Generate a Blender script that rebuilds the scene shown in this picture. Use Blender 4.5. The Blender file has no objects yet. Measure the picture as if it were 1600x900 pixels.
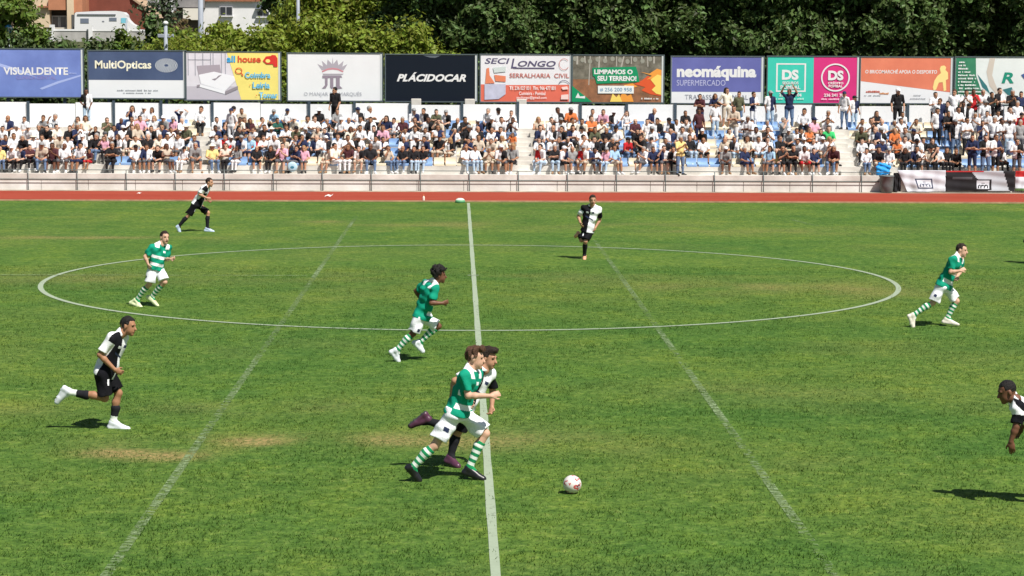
import bpy, math, random, re
import numpy as np
from mathutils import Vector, Matrix

# ------------------------------------------------------------------ camera, light, exposure
scene = bpy.context.scene
col = scene.collection
CAM = np.array([-0.37195, -54.13227, 5.31024])
FPX = 3568.1
FWD = np.array([0.02401079, 0.99459615, -0.10100489])
RGT = np.array([0.99970992, -0.02369749, 0.00430077])
UPV = np.array([-0.00188397, 0.10107885, 0.99487663])
cam_data = bpy.data.cameras.new("camera")
cam_data.sensor_width = 36.0
cam_data.lens = FPX / 1600.0 * 36.0
cam_data.clip_start = 0.5
cam_data.clip_end = 3000.0
cam = bpy.data.objects.new("camera", cam_data)
cam.matrix_world = Matrix(((RGT[0], UPV[0], -FWD[0], CAM[0]), (RGT[1], UPV[1], -FWD[1], CAM[1]),
                           (RGT[2], UPV[2], -FWD[2], CAM[2]), (0, 0, 0, 1)))
col.objects.link(cam)
scene.camera = cam

SUN = Vector((0.43, -0.53, 1.0)).normalized()          # towards the sun
elev = math.asin(SUN.z)
azim = math.atan2(SUN.x, SUN.y)
world = bpy.data.worlds.new("World")
scene.world = world
world.use_nodes = True
wn = world.node_tree
wn.nodes.clear()
sky = wn.nodes.new("ShaderNodeTexSky")
sky.sky_type = 'NISHITA'
sky.sun_disc = False
sky.sun_elevation = elev
sky.sun_rotation = azim
bg = wn.nodes.new("ShaderNodeBackground")
bg.inputs["Strength"].default_value = 0.052
wo = wn.nodes.new("ShaderNodeOutputWorld")
wn.links.new(sky.outputs[0], bg.inputs[0])
wn.links.new(bg.outputs[0], wo.inputs[0])
sun_data = bpy.data.lights.new("sun", 'SUN')
sun_data.energy = 4.9
sun_data.angle = math.radians(0.5)
sun_data.color = (1.0, 0.955, 0.89)
sun = bpy.data.objects.new("sun", sun_data)
sun.rotation_euler = SUN.to_track_quat('Z', 'Y').to_euler()
sun.location = (30, -30, 60)
col.objects.link(sun)
scene.view_settings.view_transform = 'Standard'
scene.view_settings.look = 'None'
scene.view_settings.exposure = 0.36
scene.view_settings.gamma = 1.0
scene.render.resolution_x = 1024
scene.render.resolution_y = 576

rng = random.Random(7)
nprng = np.random.default_rng(11)


def at(px, py, Y):
    """World point on the vertical plane y = Y that a photo pixel looks at."""
    d = FWD * FPX + (px - 800.0) * RGT - (py - 450.0) * UPV
    return CAM + d * ((Y - CAM[1]) / d[1])


# ------------------------------------------------------------------ materials
def srgb(r, g, b):
    def f(c):
        c /= 255.0
        return c / 12.92 if c <= 0.04045 else ((c + 0.055) / 1.055) ** 2.4
    return (f(r), f(g), f(b))


MATS = {}


def mat(name, color, rough=0.7, var=0.0, scale=6.0, bump=0.0, bump_scale=40.0, spec=0.3, metal=0.0, island=0.0,
        dark=None, transl=0.0):
    if name in MATS:
        return MATS[name]
    m = bpy.data.materials.new(name)
    m.use_nodes = True
    nt = m.node_tree
    N, L = nt.nodes, nt.links
    b = N["Principled BSDF"]
    b.inputs["Roughness"].default_value = rough
    b.inputs["Metallic"].default_value = metal
    b.inputs["Specular IOR Level"].default_value = spec
    c = tuple(color) + (1.0,)
    b.inputs["Base Color"].default_value = c
    m.diffuse_color = c
    src = None
    if var > 0 or dark is not None:
        tc = N.new("ShaderNodeTexCoord")
        no = N.new("ShaderNodeTexNoise")
        no.inputs["Scale"].default_value = scale
        no.inputs["Detail"].default_value = 4.0
        no.inputs["Roughness"].default_value = 0.6
        L.new(tc.outputs["Object"], no.inputs["Vector"])
        rp = N.new("ShaderNodeValToRGB")
        rp.color_ramp.elements[0].position = 0.3
        rp.color_ramp.elements[1].position = 0.7
        lo = dark if dark is not None else tuple(max(0, x * (1 - var)) for x in color)
        hi = tuple(min(1, x * (1 + var)) for x in color)
        rp.color_ramp.elements[0].color = tuple(lo) + (1,)
        rp.color_ramp.elements[1].color = tuple(hi) + (1,)
        L.new(no.outputs[0], rp.inputs[0])
        src = rp.outputs[0]
    if island > 0:
        g = N.new("ShaderNodeNewGeometry")
        hs = N.new("ShaderNodeHueSaturation")
        mr = N.new("ShaderNodeMapRange")
        mr.inputs[3].default_value = 1 - island
        mr.inputs[4].default_value = 1 + island
        L.new(g.outputs["Random Per Island"], mr.inputs[0])
        L.new(mr.outputs[0], hs.inputs["Value"])
        mh = N.new("ShaderNodeMath")
        mh.operation = 'MULTIPLY_ADD'
        mh.inputs[1].default_value = 0.05
        mh.inputs[2].default_value = 0.475
        L.new(g.outputs["Random Per Island"], mh.inputs[0])
        L.new(mh.outputs[0], hs.inputs["Hue"])
        if src is not None:
            L.new(src, hs.inputs["Color"])
        else:
            hs.inputs["Color"].default_value = c
        src = hs.outputs[0]
    if src is not None:
        L.new(src, b.inputs["Base Color"])
    if bump > 0:
        tc2 = N.new("ShaderNodeTexCoord")
        n2 = N.new("ShaderNodeTexNoise")
        n2.inputs["Scale"].default_value = bump_scale
        n2.inputs["Detail"].default_value = 3.0
        L.new(tc2.outputs["Object"], n2.inputs["Vector"])
        bp = N.new("ShaderNodeBump")
        bp.inputs["Strength"].default_value = bump
        bp.inputs["Distance"].default_value = 0.02
        L.new(n2.outputs[0], bp.inputs["Height"])
        L.new(bp.outputs[0], b.inputs["Normal"])
    if transl > 0:
        out = N["Material Output"]
        tr = N.new("ShaderNodeBsdfTranslucent")
        if src is not None:
            L.new(src, tr.inputs[0])
        else:
            tr.inputs[0].default_value = c
        mx = N.new("ShaderNodeMixShader")
        mx.inputs[0].default_value = transl
        L.new(b.outputs[0], mx.inputs[1])
        L.new(tr.outputs[0], mx.inputs[2])
        L.new(mx.outputs[0], out.inputs[0])
    MATS[name] = m
    return m


# ------------------------------------------------------------------ object helpers
def tag(o, label=None, cat=None, group=None, kind=None):
    if label:
        o["label"] = label
    if cat:
        o["category"] = cat
    if group:
        o["group"] = group
    if kind:
        o["kind"] = kind
    return o


def empty(name, loc, label=None, cat=None, group=None, rz=0.0):
    o = bpy.data.objects.new(name, None)
    o.empty_display_size = 0.3
    o.location = loc
    o.rotation_euler = (0, 0, rz)
    col.objects.link(o)
    return tag(o, label, cat, group)


def link(name, me, parent=None, loc=(0, 0, 0)):
    o = bpy.data.objects.new(name, me)
    o.location = loc
    col.objects.link(o)
    if parent is not None:
        o.parent = parent
    return o


class MB:
    """Collects shapes for ONE mesh object."""

    def __init__(self):
        self.v, self.f, self.m, self.s = [], [], [], []

    def quad(self, pts, mi=0, smooth=False):
        n = len(self.v)
        self.v += [tuple(p) for p in pts]
        self.f.append(tuple(range(n, n + len(pts))))
        self.m.append(mi)
        self.s.append(smooth)

    def box(self, x0, x1, y0, y1, z0, z1, mi=0, bev=0.0):
        n = len(self.v)
        if bev <= 0:
            self.v += [(x, y, z) for x in (x0, x1) for y in (y0, y1) for z in (z0, z1)]
            for q in ((0, 1, 3, 2), (4, 6, 7, 5), (0, 4, 5, 1), (2, 3, 7, 6), (0, 2, 6, 4), (1, 5, 7, 3)):
                self.f.append(tuple(n + i for i in q))
                self.m.append(mi)
                self.s.append(False)
            return
        b = bev
        ring = lambda z, e: [(x0 + e + b, y0 + e, z), (x1 - e - b, y0 + e, z), (x1 - e, y0 + e + b, z), (x1 - e, y1 - e - b, z),
                             (x1 - e - b, y1 - e, z), (x0 + e + b, y1 - e, z), (x0 + e, y1 - e - b, z), (x0 + e, y0 + e + b, z)]
        rs = [ring(z0, b), ring(z0 + b, 0), ring(z1 - b, 0), ring(z1, b)]
        self.loft(rs, mi, caps=True)

    def loft(self, rings, mi=0, caps=True, smooth=False, close=True):
        n = len(self.v)
        k = len(rings[0])
        for r in rings:
            self.v += [tuple(p) for p in r]
        for i in range(len(rings) - 1):
            for j in range(k if close else k - 1):
                a = n + i * k + j
                b2 = n + i * k + (j + 1) % k
                self.f.append((a, b2, b2 + k, a + k))
                self.m.append(mi)
                self.s.append(smooth)
        if caps:
            self.f.append(tuple(n + j for j in reversed(range(k))))
            self.f.append(tuple(n + (len(rings) - 1) * k + j for j in range(k)))
            self.m += [mi, mi]
            self.s += [False, False]

    def tube(self, pts, r, mi=0, seg=8, caps=True):
        pts = [Vector(p) for p in pts]
        rr = r if isinstance(r, (list, tuple)) else [r] * len(pts)
        rings = []
        for i, p in enumerate(pts):
            d = (pts[min(i + 1, len(pts) - 1)] - pts[max(i - 1, 0)]).normalized()
            a = d.cross(Vector((0, 0, 1)))
            if a.length < 1e-3:
                a = d.cross(Vector((0, 1, 0)))
            a.normalize()
            b = d.cross(a)
            rings.append([p + (a * math.cos(t) + b * math.sin(t)) * rr[i] for t in [2 * math.pi * q / seg for q in range(seg)]])
        self.loft(rings, mi, caps, True)

    def lathe(self, prof, cx=0, cy=0, mi=0, seg=20, caps=True):
        rings = [[(cx + r * math.cos(2 * math.pi * q / seg), cy + r * math.sin(2 * math.pi * q / seg), z) for q in range(seg)]
                 for r, z in prof]
        self.loft(rings, mi, caps, True)

    def build(self, name, mats, parent=None, loc=(0, 0, 0)):
        me = bpy.data.meshes.new(name)
        me.from_pydata(self.v, [], self.f)
        if not isinstance(mats, (list, tuple)):
            mats = [mats]
        for m in mats:
            me.materials.append(m)
        me.polygons.foreach_set("material_index", self.m)
        me.polygons.foreach_set("use_smooth", self.s)
        me.update()
        return link(name, me, parent, loc)


# ------------------------------------------------------------------ ground, pitch, track
def np_mesh(name, V, Q, mats, mi=None, smooth=True):
    me = bpy.data.meshes.new(name)
    V = np.asarray(V, np.float32)
    Q = np.asarray(Q, np.int32)
    k = Q.shape[1]
    me.vertices.add(len(V))
    me.vertices.foreach_set("co", V.ravel())
    me.loops.add(Q.size)
    me.loops.foreach_set("vertex_index", Q.ravel())
    me.polygons.add(len(Q))
    me.polygons.foreach_set("loop_start", np.arange(0, Q.size, k, dtype=np.int32))
    for m in (mats if isinstance(mats, (list, tuple)) else [mats]):
        me.materials.append(m)
    if mi is not None:
        me.polygons.foreach_set("material_index", np.asarray(mi, np.int32))
    me.polygons.foreach_set("use_smooth", np.full(len(Q), smooth, bool))
    me.update(calc_edges=True)
    me.validate()
    return me


def vnoise(x, y, seed):
    """value noise on arrays"""
    r = np.random.default_rng(seed).random((64, 64))
    xi, yi = np.floor(x).astype(int), np.floor(y).astype(int)
    fx, fy = x - xi, y - yi
    fx, fy = fx * fx * (3 - 2 * fx), fy * fy * (3 - 2 * fy)
    g = lambda a, b: r[a % 64, b % 64]
    return (g(xi, yi) * (1 - fx) + g(xi + 1, yi) * fx) * (1 - fy) + (g(xi, yi + 1) * (1 - fx) + g(xi + 1, yi + 1) * fx) * fy


def gp(px, py):
    d = FWD * FPX + (px - 800.0) * RGT - (py - 450.0) * UPV
    p = CAM - d * (CAM[2] / d[2])
    return p[:2]


def make_pitch():
    xs = np.arange(-60, 60.01, 0.3)
    ys = np.concatenate([np.arange(-48, 29.0, 0.3), [29.2]])
    X, Y = np.meshgrid(xs, ys, indexing='ij')
    n1 = vnoise(X / 3.2 + 5, Y / 3.2 + 9, 1)
    n2 = vnoise(X / 1.1, Y / 1.1, 2)
    n3 = vnoise(X / 0.5, Y / 0.5, 3)
    dry = np.zeros_like(X)
    # worn, straw coloured areas: photo place, half width, half depth (m), strength
    for (px, py, rx, ry, s) in ((205, 706, .7, .32, 1.9), (258, 713, .5, .32, 1.8), (395, 688, .6, .28, .9), (440, 690, .5, .25, .7), (520, 686, .8, .35, .6), (90, 696, 1.8, .45, .45), (430, 690, 2.6, .75, .42), (620, 692, 1.6, .5, .4),
                                (850, 690, 1.5, .7, .35), (960, 705, 1.0, .5, .3), (90, 371, 1.0, .5, .7), (200, 371, .9, .4, .8), (160, 371, 3.5, .8, .3),
                                (505, 346, .8, .5, 1.2), (640, 350, 3.2, 1.3, .35), (740, 355, 3.0, 1.2, .25), (560, 435, 4.2, 2.0, .3), (590, 361, .5, .3, .7),
                                (40, 435, 5, 1.3, .3), (1120, 362, 5.0, 1.6, .35), (960, 352, 2.5, 1.0, .3), (1180, 450, 3.5, 1.3, .3),
                                (1300, 455, 2.5, 1.2, .3), (870, 432, 3.0, 1.0, .2), (1190, 730, 1.4, .9, .3), (430, 635, 2.4, .8, .3),
                                (1480, 460, 5, 1.4, .2), (700, 470, 3.5, 1.4, .2), (1080, 610, 2.2, 1.0, .2), (60, 640, 2.0, .8, .2)):
        gx, gy = gp(px, py)
        e = np.exp(-(((X - gx) / rx) ** 2 + ((Y - gy) / ry) ** 2))
        dry += s * e * np.clip(2.6 * (0.5 * n2 + 0.3 * n3 + 0.35 * n1) - 0.85, 0.06, 1.3)
    dry += 0.12 * (n1 > 0.62) * n2
    # mowing passes: alternate bands along the pitch, plus turning arcs by the far touchline
    band = 0.5 + 0.5 * np.sign(np.sin((Y + 3.0) * math.pi / 5.5))
    diag = 0.5 + 0.5 * np.sign(np.sin((X * 0.8 + Y * 1.0) * math.pi / 4.5))
    stripe = np.where(Y > 17.0, 0.25 + 0.6 * diag * (vnoise(X / 6, Y / 6, 8) > 0.4), 0.35 * band + 0.4 * vnoise(X / 7.0, Y / 2.2, 4))
    nx, ny = X.shape
    idx = np.arange(nx * ny).reshape(nx, ny)
    Q = np.stack([idx[:-1, :-1], idx[1:, :-1], idx[1:, 1:], idx[:-1, 1:]], -1).reshape(-1, 4)
    V = np.stack([X, Y, 0 * X], -1).reshape(-1, 3)
    m = bpy.data.materials.new("pitch_grass")
    m.use_nodes = True
    nt = m.node_tree
    N, L = nt.nodes, nt.links
    b = N["Principled BSDF"]
    b.inputs["Roughness"].default_value = 0.85
    b.inputs["Specular IOR Level"].default_value = 0.1
    tc = N.new("ShaderNodeTexCoord")

    def noise(scale, detail, rough=0.6, vec=None):
        n = N.new("ShaderNodeTexNoise")
        n.inputs["Scale"].default_value = scale
        n.inputs["Detail"].default_value = detail
        n.inputs["Roughness"].default_value = rough
        L.new(vec or tc.outputs["Object"], n.inputs["Vector"])
        return n.outputs[0]

    def ramp(fac, stops):
        r = N.new("ShaderNodeValToRGB")
        e = r.color_ramp.elements
        e[0].position, e[0].color = stops[0][0], tuple(stops[0][1]) + (1,)
        e[1].position, e[1].color = stops[-1][0], tuple(stops[-1][1]) + (1,)
        for p_, c_ in stops[1:-1]:
            k_ = e.new(p_)
            k_.color = tuple(c_) + (1,)
        L.new(fac, r.inputs[0])
        return r.outputs[0]

    def mix(a, b_, fac, mode='MIX'):
        x = N.new("ShaderNodeMix")
        x.data_type = 'RGBA'
        x.blend_type = mode
        if isinstance(fac, float):
            x.inputs[0].default_value = fac
        else:
            L.new(fac, x.inputs[0])
        L.new(a, x.inputs[6])
        if isinstance(b_, tuple):
            x.inputs[7].default_value = b_ + (1,)
        else:
            L.new(b_, x.inputs[7])
        return x.outputs[2]

    mp = N.new("ShaderNodeMapping")
    mp.inputs["Scale"].default_value = (1.0, 0.75, 1.0)
    L.new(tc.outputs["Object"], mp.inputs["Vector"])
    tuft = noise(5.5, 5.0, 0.72, mp.outputs[0])
    base = ramp(tuft, ((0.26, (0.029, 0.068, 0.012)), (0.43, (0.070, 0.138, 0.026)), (0.57, (0.102, 0.179, 0.037)), (0.74, (0.184, 0.248, 0.070))))
    big = noise(0.16, 3.0)
    base = mix(base, ramp(big, ((0.35, (0.80, 0.93, 0.85)), (0.65, (1.2, 1.08, 1.0)))), 1.0, 'MULTIPLY')
    med = noise(0.75, 4.0, 0.65)
    base = mix(base, ramp(med, ((0.32, (0.74, 0.84, 0.82)), (0.5, (1.0, 1.0, 1.0)), (0.68, (1.30, 1.15, 1.0)))), 1.0, 'MULTIPLY')
    a1 = N.new("ShaderNodeAttribute")
    a1.attribute_name = "dry"
    a2 = N.new("ShaderNodeAttribute")
    a2.attribute_name = "stripe"
    base = mix(base, ramp(a2.outputs["Fac"], ((0.0, (1.08, 1.05, 1.0)), (1.0, (0.86, 0.93, 0.9)))), 1.0, 'MULTIPLY')
    fine = noise(14.0, 5.0, 0.75, mp.outputs[0])
    base = mix(base, ramp(fine, ((0.32, (0.54, 0.60, 0.64)), (0.5, (1.0, 1.0, 1.0)), (0.68, (1.38, 1.28, 1.14)))), 1.0, 'MULTIPLY')
    dm = N.new("ShaderNodeMath")
    dm.operation = 'MULTIPLY'
    L.new(a1.outputs["Fac"], dm.inputs[0])
    fr = N.new("ShaderNodeMapRange")
    fr.inputs[1].default_value = 0.35
    fr.inputs[2].default_value = 0.68
    fr.inputs[3].default_value = 0.25
    fr.inputs[4].default_value = 1.15
    L.new(fine, fr.inputs[0])
    L.new(fr.outputs[0], dm.inputs[1])
    dm.use_clamp = True
    straw = ramp(fine, ((0.3, (0.15, 0.14, 0.045)), (0.7, (0.43, 0.30, 0.13))))
    base = mix(base, straw, dm.outputs[0])
    L.new(base, b.inputs["Base Color"])
    bp = N.new("ShaderNodeBump")
    bp.inputs["Strength"].default_value = 0.9
    bp.inputs["Distance"].default_value = 0.085
    L.new(tuft, bp.inputs["Height"])
    L.new(bp.outputs[0], b.inputs["Normal"])
    me = np_mesh("pitch", V, Q, m, smooth=True)
    for nm, arr in (("dry", np.clip(dry, 0, 1.2)), ("stripe", stripe)):
        a = me.attributes.new(nm, 'FLOAT', 'POINT')
        a.data.foreach_set("value", arr.ravel().astype(np.float32))
    tag(link("pitch", me), kind='structure')
    # short blades standing on the nearer half of the pitch
    rg = np.random.default_rng(77)
    n = 260000
    by = -32.5 + 36.0 * rg.random(n) ** 1.25
    half = 4.6 + (by + 54) * .232
    bx = half * (2 * rg.random(n) - 1) + (by + 54) * .024 - .37
    ix, iy = np.clip(((bx + 60) / .3).astype(int), 0, X.shape[0] - 1), np.clip(((by + 48) / .3).astype(int), 0, X.shape[1] - 1)
    db, sb = np.clip(dry[ix, iy], 0, 1.2), stripe[ix, iy]
    rc = np.abs(np.hypot(bx + .044, by + .025) - 10.05)
    ln = (np.abs(bx - .03) < .075) | (rc < .08)
    faint = (np.abs(bx + 3.87 - .0046 * by) < .07) | (np.abs(bx - 3.59) < .07)
    tuft_n = vnoise(bx * 2.3 + 9, by * 2.3 + 80, 5)
    keep = ~(ln & (rg.random(n) < .85)) & ~(faint & (rg.random(n) < .5)) & (rg.random(n) > db * .75) & (rg.random(n) < .35 + .9 * tuft_n)
    bx, by, db, sb, tuft_n = bx[keep], by[keep], db[keep], sb[keep], tuft_n[keep]
    k = len(bx)
    hgt = (.012 + .026 * rg.random(k)) * (.6 + .8 * tuft_n)
    an = rg.random(k) * 6.283
    w = .0045 + .0045 * rg.random(k)
    lx, ly = rg.normal(size=k) * .6 * hgt, rg.normal(size=k) * .6 * hgt
    P = np.zeros((k, 3, 3))
    P[:, 0] = np.stack([bx - w * np.cos(an), by - w * np.sin(an), 0 * bx - .003], 1)
    P[:, 1] = np.stack([bx + w * np.cos(an), by + w * np.sin(an), 0 * bx - .003], 1)
    P[:, 2] = np.stack([bx + lx, by + ly, hgt], 1)
    m2 = m.copy()
    m2.name = "grass_blades"
    n2_, l2_ = m2.node_tree.nodes, m2.node_tree.links
    pb = n2_["Principled BSDF"]
    for lk in list(pb.inputs["Normal"].links):
        l2_.remove(lk)
    tr_ = n2_.new("ShaderNodeBsdfTranslucent")
    l2_.new(pb.inputs["Base Color"].links[0].from_socket, tr_.inputs[0])
    mx_ = n2_.new("ShaderNodeMixShader")
    mx_.inputs[0].default_value = 0.55
    l2_.new(pb.outputs[0], mx_.inputs[1])
    l2_.new(tr_.outputs[0], mx_.inputs[2])
    l2_.new(mx_.outputs[0], n2_["Material Output"].inputs[0])
    me2 = np_mesh("grass", P.reshape(-1, 3), np.arange(3 * k).reshape(-1, 3), m2, smooth=False)
    for nm, arr in (("dry", db), ("stripe", sb)):
        a = me2.attributes.new(nm, 'FLOAT', 'POINT')
        a.data.foreach_set("value", np.repeat(arr, 3).astype(np.float32))
    tag(link("grass", me2), kind='stuff')


make_pitch()

m_ground = mat("dry_ground", (0.16, 0.13, 0.07), 0.95, 0.35, 0.3, 0.4, 6)
g = MB()
g.quad([(-1500, -1500, -0.03), (1500, -1500, -0.03), (1500, 3000, -0.03), (-1500, 3000, -0.03)])
tag(g.build("ground", m_ground), kind='structure')

# running track: red synthetic surface with faint lane lines and worn paler streaks
mt = bpy.data.materials.new("track_red")
mt.use_nodes = True
nt = mt.node_tree
N, L = nt.nodes, nt.links
b = N["Principled BSDF"]
b.inputs["Roughness"].default_value = 0.9
b.inputs["Specular IOR Level"].default_value = 0.15
tc = N.new("ShaderNodeTexCoord")
mp = N.new("ShaderNodeMapping")
mp.inputs["Scale"].default_value = (0.12, 2.2, 1)
L.new(tc.outputs["Object"], mp.inputs["Vector"])
no = N.new("ShaderNodeTexNoise")
no.inputs["Scale"].default_value = 1.6
no.inputs["Detail"].default_value = 5
L.new(mp.outputs[0], no.inputs["Vector"])
rp = N.new("ShaderNodeValToRGB")
rp.color_ramp.elements[0].position = 0.3
rp.color_ramp.elements[0].color = (0.27, 0.038, 0.020, 1)
rp.color_ramp.elements[1].position = 0.75
rp.color_ramp.elements[1].color = (0.37, 0.070, 0.040, 1)
L.new(no.outputs[0], rp.inputs[0])
L.new(rp.outputs[0], b.inputs["Base Color"])
g = MB()
g.quad([(-80, 29.32, 0.004), (80, 29.32, 0.004), (80, 35.30, 0.004), (-80, 35.30, 0.004)])
tag(g.build("running_track", mt), kind='structure')
m_kerb = mat("track_kerb_stone", (0.40, 0.25, 0.15), 0.9, 0.25, 3.0, 0.2)
g = MB()
g.box(-80, 80, 29.20, 29.32, -0.02, 0.05)
tag(g.build("track_kerb", m_kerb), kind='structure')
m_dirt = mat("gutter_concrete", (0.36, 0.29, 0.22), 0.95, 0.4, 1.2, 0.3, 12)
g = MB()
g.quad([(-80, 35.30, 0.008), (80, 35.30, 0.008), (80, 36.0, 0.008), (-80, 36.0, 0.008)])
tag(g.build("gutter", m_dirt), kind='structure')


def paint(name, color, gaps):
    m = bpy.data.materials.new(name)
    m.use_nodes = True
    nt = m.node_tree
    N, L = nt.nodes, nt.links
    b = N["Principled BSDF"]
    b.inputs["Roughness"].default_value = 0.9
    b.inputs["Specular IOR Level"].default_value = 0.1
    tc = N.new("ShaderNodeTexCoord")
    n1 = N.new("ShaderNodeTexNoise")
    n1.inputs["Scale"].default_value = 9.0
    n1.inputs["Detail"].default_value = 4.0
    n1.inputs["Roughness"].default_value = 0.7
    L.new(tc.outputs["Object"], n1.inputs["Vector"])
    n2 = N.new("ShaderNodeTexNoise")
    n2.inputs["Scale"].default_value = 0.22
    n2.inputs["Detail"].default_value = 3.0
    L.new(tc.outputs["Object"], n2.inputs["Vector"])
    ad = N.new("ShaderNodeMath")
    ad.operation = 'MULTIPLY_ADD'
    ad.inputs[1].default_value = 0.55
    L.new(n2.outputs[0], ad.inputs[0])
    L.new(n1.outputs[0], ad.inputs[2])
    mr = N.new("ShaderNodeMapRange")
    mr.inputs[1].default_value = gaps - 0.12
    mr.inputs[2].default_value = gaps + 0.12
    L.new(ad.outputs[0], mr.inputs[0])
    rp = N.new("ShaderNodeValToRGB")
    rp.color_ramp.elements[0].color = tuple(c * 0.72 for c in color) + (1,)
    rp.color_ramp.elements[1].color = tuple(color) + (1,)
    L.new(n1.outputs[0], rp.inputs[0])
    L.new(rp.outputs[0], b.inputs["Base Color"])
    tr = N.new("ShaderNodeBsdfTransparent")
    mx = N.new("ShaderNodeMixShader")
    L.new(mr.outputs[0], mx.inputs[0])
    L.new(tr.outputs[0], mx.inputs[1])
    L.new(b.outputs[0], mx.inputs[2])
    L.new(mx.outputs[0], N["Material Output"].inputs[0])
    return m


# painted markings: halfway line, centre circle and the worn lines of a smaller pitch
g = MB()
for i in range(300):
    y0, y1 = -46 + i * 74.6 / 300, -46 + (i + 1) * 74.6 / 300
    w0, w1 = [0.054 + 0.003 * math.sin(q * 1.1) + 0.002 * math.sin(q * 2.7 + 1) for q in (y0, y1)]
    g.quad([(0.03 - w0, y0, 0.006), (0.03 + w0, y0, 0.006), (0.03 + w1, y1, 0.006), (0.03 - w1, y1, 0.006)])
ns = 200
for i in range(ns):
    a0, a1 = 2 * math.pi * i / ns, 2 * math.pi * (i + 1) / ns
    ring = [(-0.044 + q * math.cos(a) * 1.0037, -0.025 + q * math.sin(a) * 1.0069, 0.010) for a in (a0, a1) for q in (9.94, 10.06)]
    g.quad([ring[0], ring[1], ring[3], ring[2]])
g.quad([(-0.12, 1.05, 0.014), (0.15, 1.05, 0.014), (0.15, 1.15, 0.014), (-0.12, 1.15, 0.014)])
tag(g.build("pitch_markings", paint("line_white", (0.36, 0.43, 0.31), 0.57)), kind='structure')
g = MB()
for (x0, ya, x1, yb, z) in ((-3.72, 21.4, -4.03, -46, .0), (3.62, 12, 3.49, -46, .0), (10.6, 20.5, 11.3, 16.0, 0)):
    g.quad([(x0 - .06, ya, 0.007), (x0 + .06, ya, 0.007), (x1 + .06, yb, 0.007), (x1 - .06, yb, 0.007)])
g.quad([(-30, 0.85, 0.018), (-4.0, 0.85, 0.018), (-4.0, 0.97, 0.018), (-30, 0.97, 0.018)])
tag(g.build("worn_pitch_markings", paint("line_worn", (0.25, 0.34, 0.17), 0.83)), kind='structure')

# ------------------------------------------------------------------ grandstand
Y0 = 36.0
RISE, TREAD, Z0 = 0.345, 0.78, 0.63
STEP_Y = [Y0 + 0.60 + i * TREAD for i in range(5)]        # front edges of the five steps
STEP_Z = [Z0 + (i + 1) * RISE for i in range(5)]
YB = STEP_Y[4] + 1.05
m_conc = mat("pale_concrete", (0.68, 0.66, 0.61), 0.9, 0.12, 0.9, 0.3, 9, dark=(0.50, 0.47, 0.42))
m_conc2 = mat("weathered_wall_concrete", (0.76, 0.75, 0.72), 0.9, 0.06, 0.55, 0.3, 7, dark=(0.55, 0.52, 0.47))
stand = empty("grandstand", (0, Y0, 0), "pale concrete grandstand with five steps behind the red running track", "grandstand")
g = MB()
prof = [(Y0 + 0.10, 0.0), (Y0 + 0.10, Z0)]
for i in range(5):
    prof += [(STEP_Y[i], Z0 + i * RISE), (STEP_Y[i], STEP_Z[i])]
prof += [(YB + 0.2, STEP_Z[4]), (YB + 0.2, 0.0)]
g.loft([[(x, y - Y0, z) for y, z in prof] for x in (-62, 62)], caps=True)
# nosings and extra half steps in the stairways
g.build("terrace", m_conc, stand)
g = MB()
x = -61.0
while x < 61:
    g.box(x, x + 1.83, -0.02, 0.098, 0.0, 0.43, bev=0.008)
    x += 1.845
g.build("front_wall", m_conc2, stand)
g = MB()
g.box(-62, 62, -0.06, 0.14, 0.435, 0.66, bev=0.012)
g.build("coping", m_conc, stand)

# stairways: intermediate half-height treads between the blocks of seats
STAIRS_PX = [(306, 329), (808, 831), (1308, 1333)]
STAIR_X = [(at(a, 230, STEP_Y[1])[0], at(b2, 230, STEP_Y[1])[0]) for a, b2 in STAIRS_PX]
for (xa, xb) in STAIR_X:
    for i in range(5):
        g = MB()
        zb = Z0 + i * RISE
        g.box(xa, xb, STEP_Y[i] - Y0 - 0.30, STEP_Y[i] - Y0 - 0.002, zb, zb + RISE * 0.5, bev=0.006)
        g.build("stair_step", m_conc, stand)

# railing
m_rail = mat("grey_green_railing_steel", (0.12, 0.15, 0.15), 0.55, 0.2, 4, metal=0.2)
rail = empty("railing", (0, Y0 - 0.10, 0), "thin dark grey steel railing running along the foot of the stand", "railing")
g = MB()
for z in (0.42, 0.80):
    g.tube([(-60, 0, z), (at(1392, 285, Y0)[0], 0, z)], 0.016, seg=6)
g.build("rails", m_rail, rail)
px0 = 44.0
for k in range(-12, 19):
    X = at(px0 + 76.6 * k, 285, Y0 - 0.10)[0]
    g = MB()
    g.tube([(X, 0, 0.0), (X, 0, 0.81)], 0.018, seg=6)
    g.box(X - 0.05, X + 0.05, -0.05, 0.05, 0.0, 0.012)
    g.build("post", m_rail, rail)

# back wall of white panels between dark posts
m_white = mat("white_panel_paint", (0.82, 0.83, 0.84), 0.6, 0.04, 0.7)
m_post = mat("blue_grey_post_steel", (0.06, 0.085, 0.11), 0.5, 0.15, 3, metal=0.2)
bw = empty("back_wall", (0, YB, STEP_Z[4]), "long white panelled wall with dark posts along the top of the stand", "wall")
posts_px = [-104, -30, 44.5, 118, 178, 252, 332, 407, 483, 554, 641, 722, 809, 907, 979, 1055, 1130, 1200, 1271, 1345, 1418, 1492, 1566, 1640, 1714]
for i in range(len(posts_px) - 1):
    a = at(posts_px[i], 185, YB)
    c = at(posts_px[i + 1], 185, YB)
    dz = 0.035 * math.sin(i * 2.3)
    g = MB()
    g.box(a[0] + 0.01, c[0] - 0.01, 0.0, 0.05, 0.0, 0.96 + dz)
    g.build("wall_panel", m_white, bw)
for i, p in enumerate(posts_px):
    if p in (118, 407, 1130, 1345):
        continue
    a = at(p, 185, YB)
    g = MB()
    g.box(a[0] - 0.055, a[0] + 0.055, -0.07, -0.004, 0.0, 1.04 + 0.05 * math.sin(i * 1.7))
    g.build("wall_post", m_post, bw)

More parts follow.
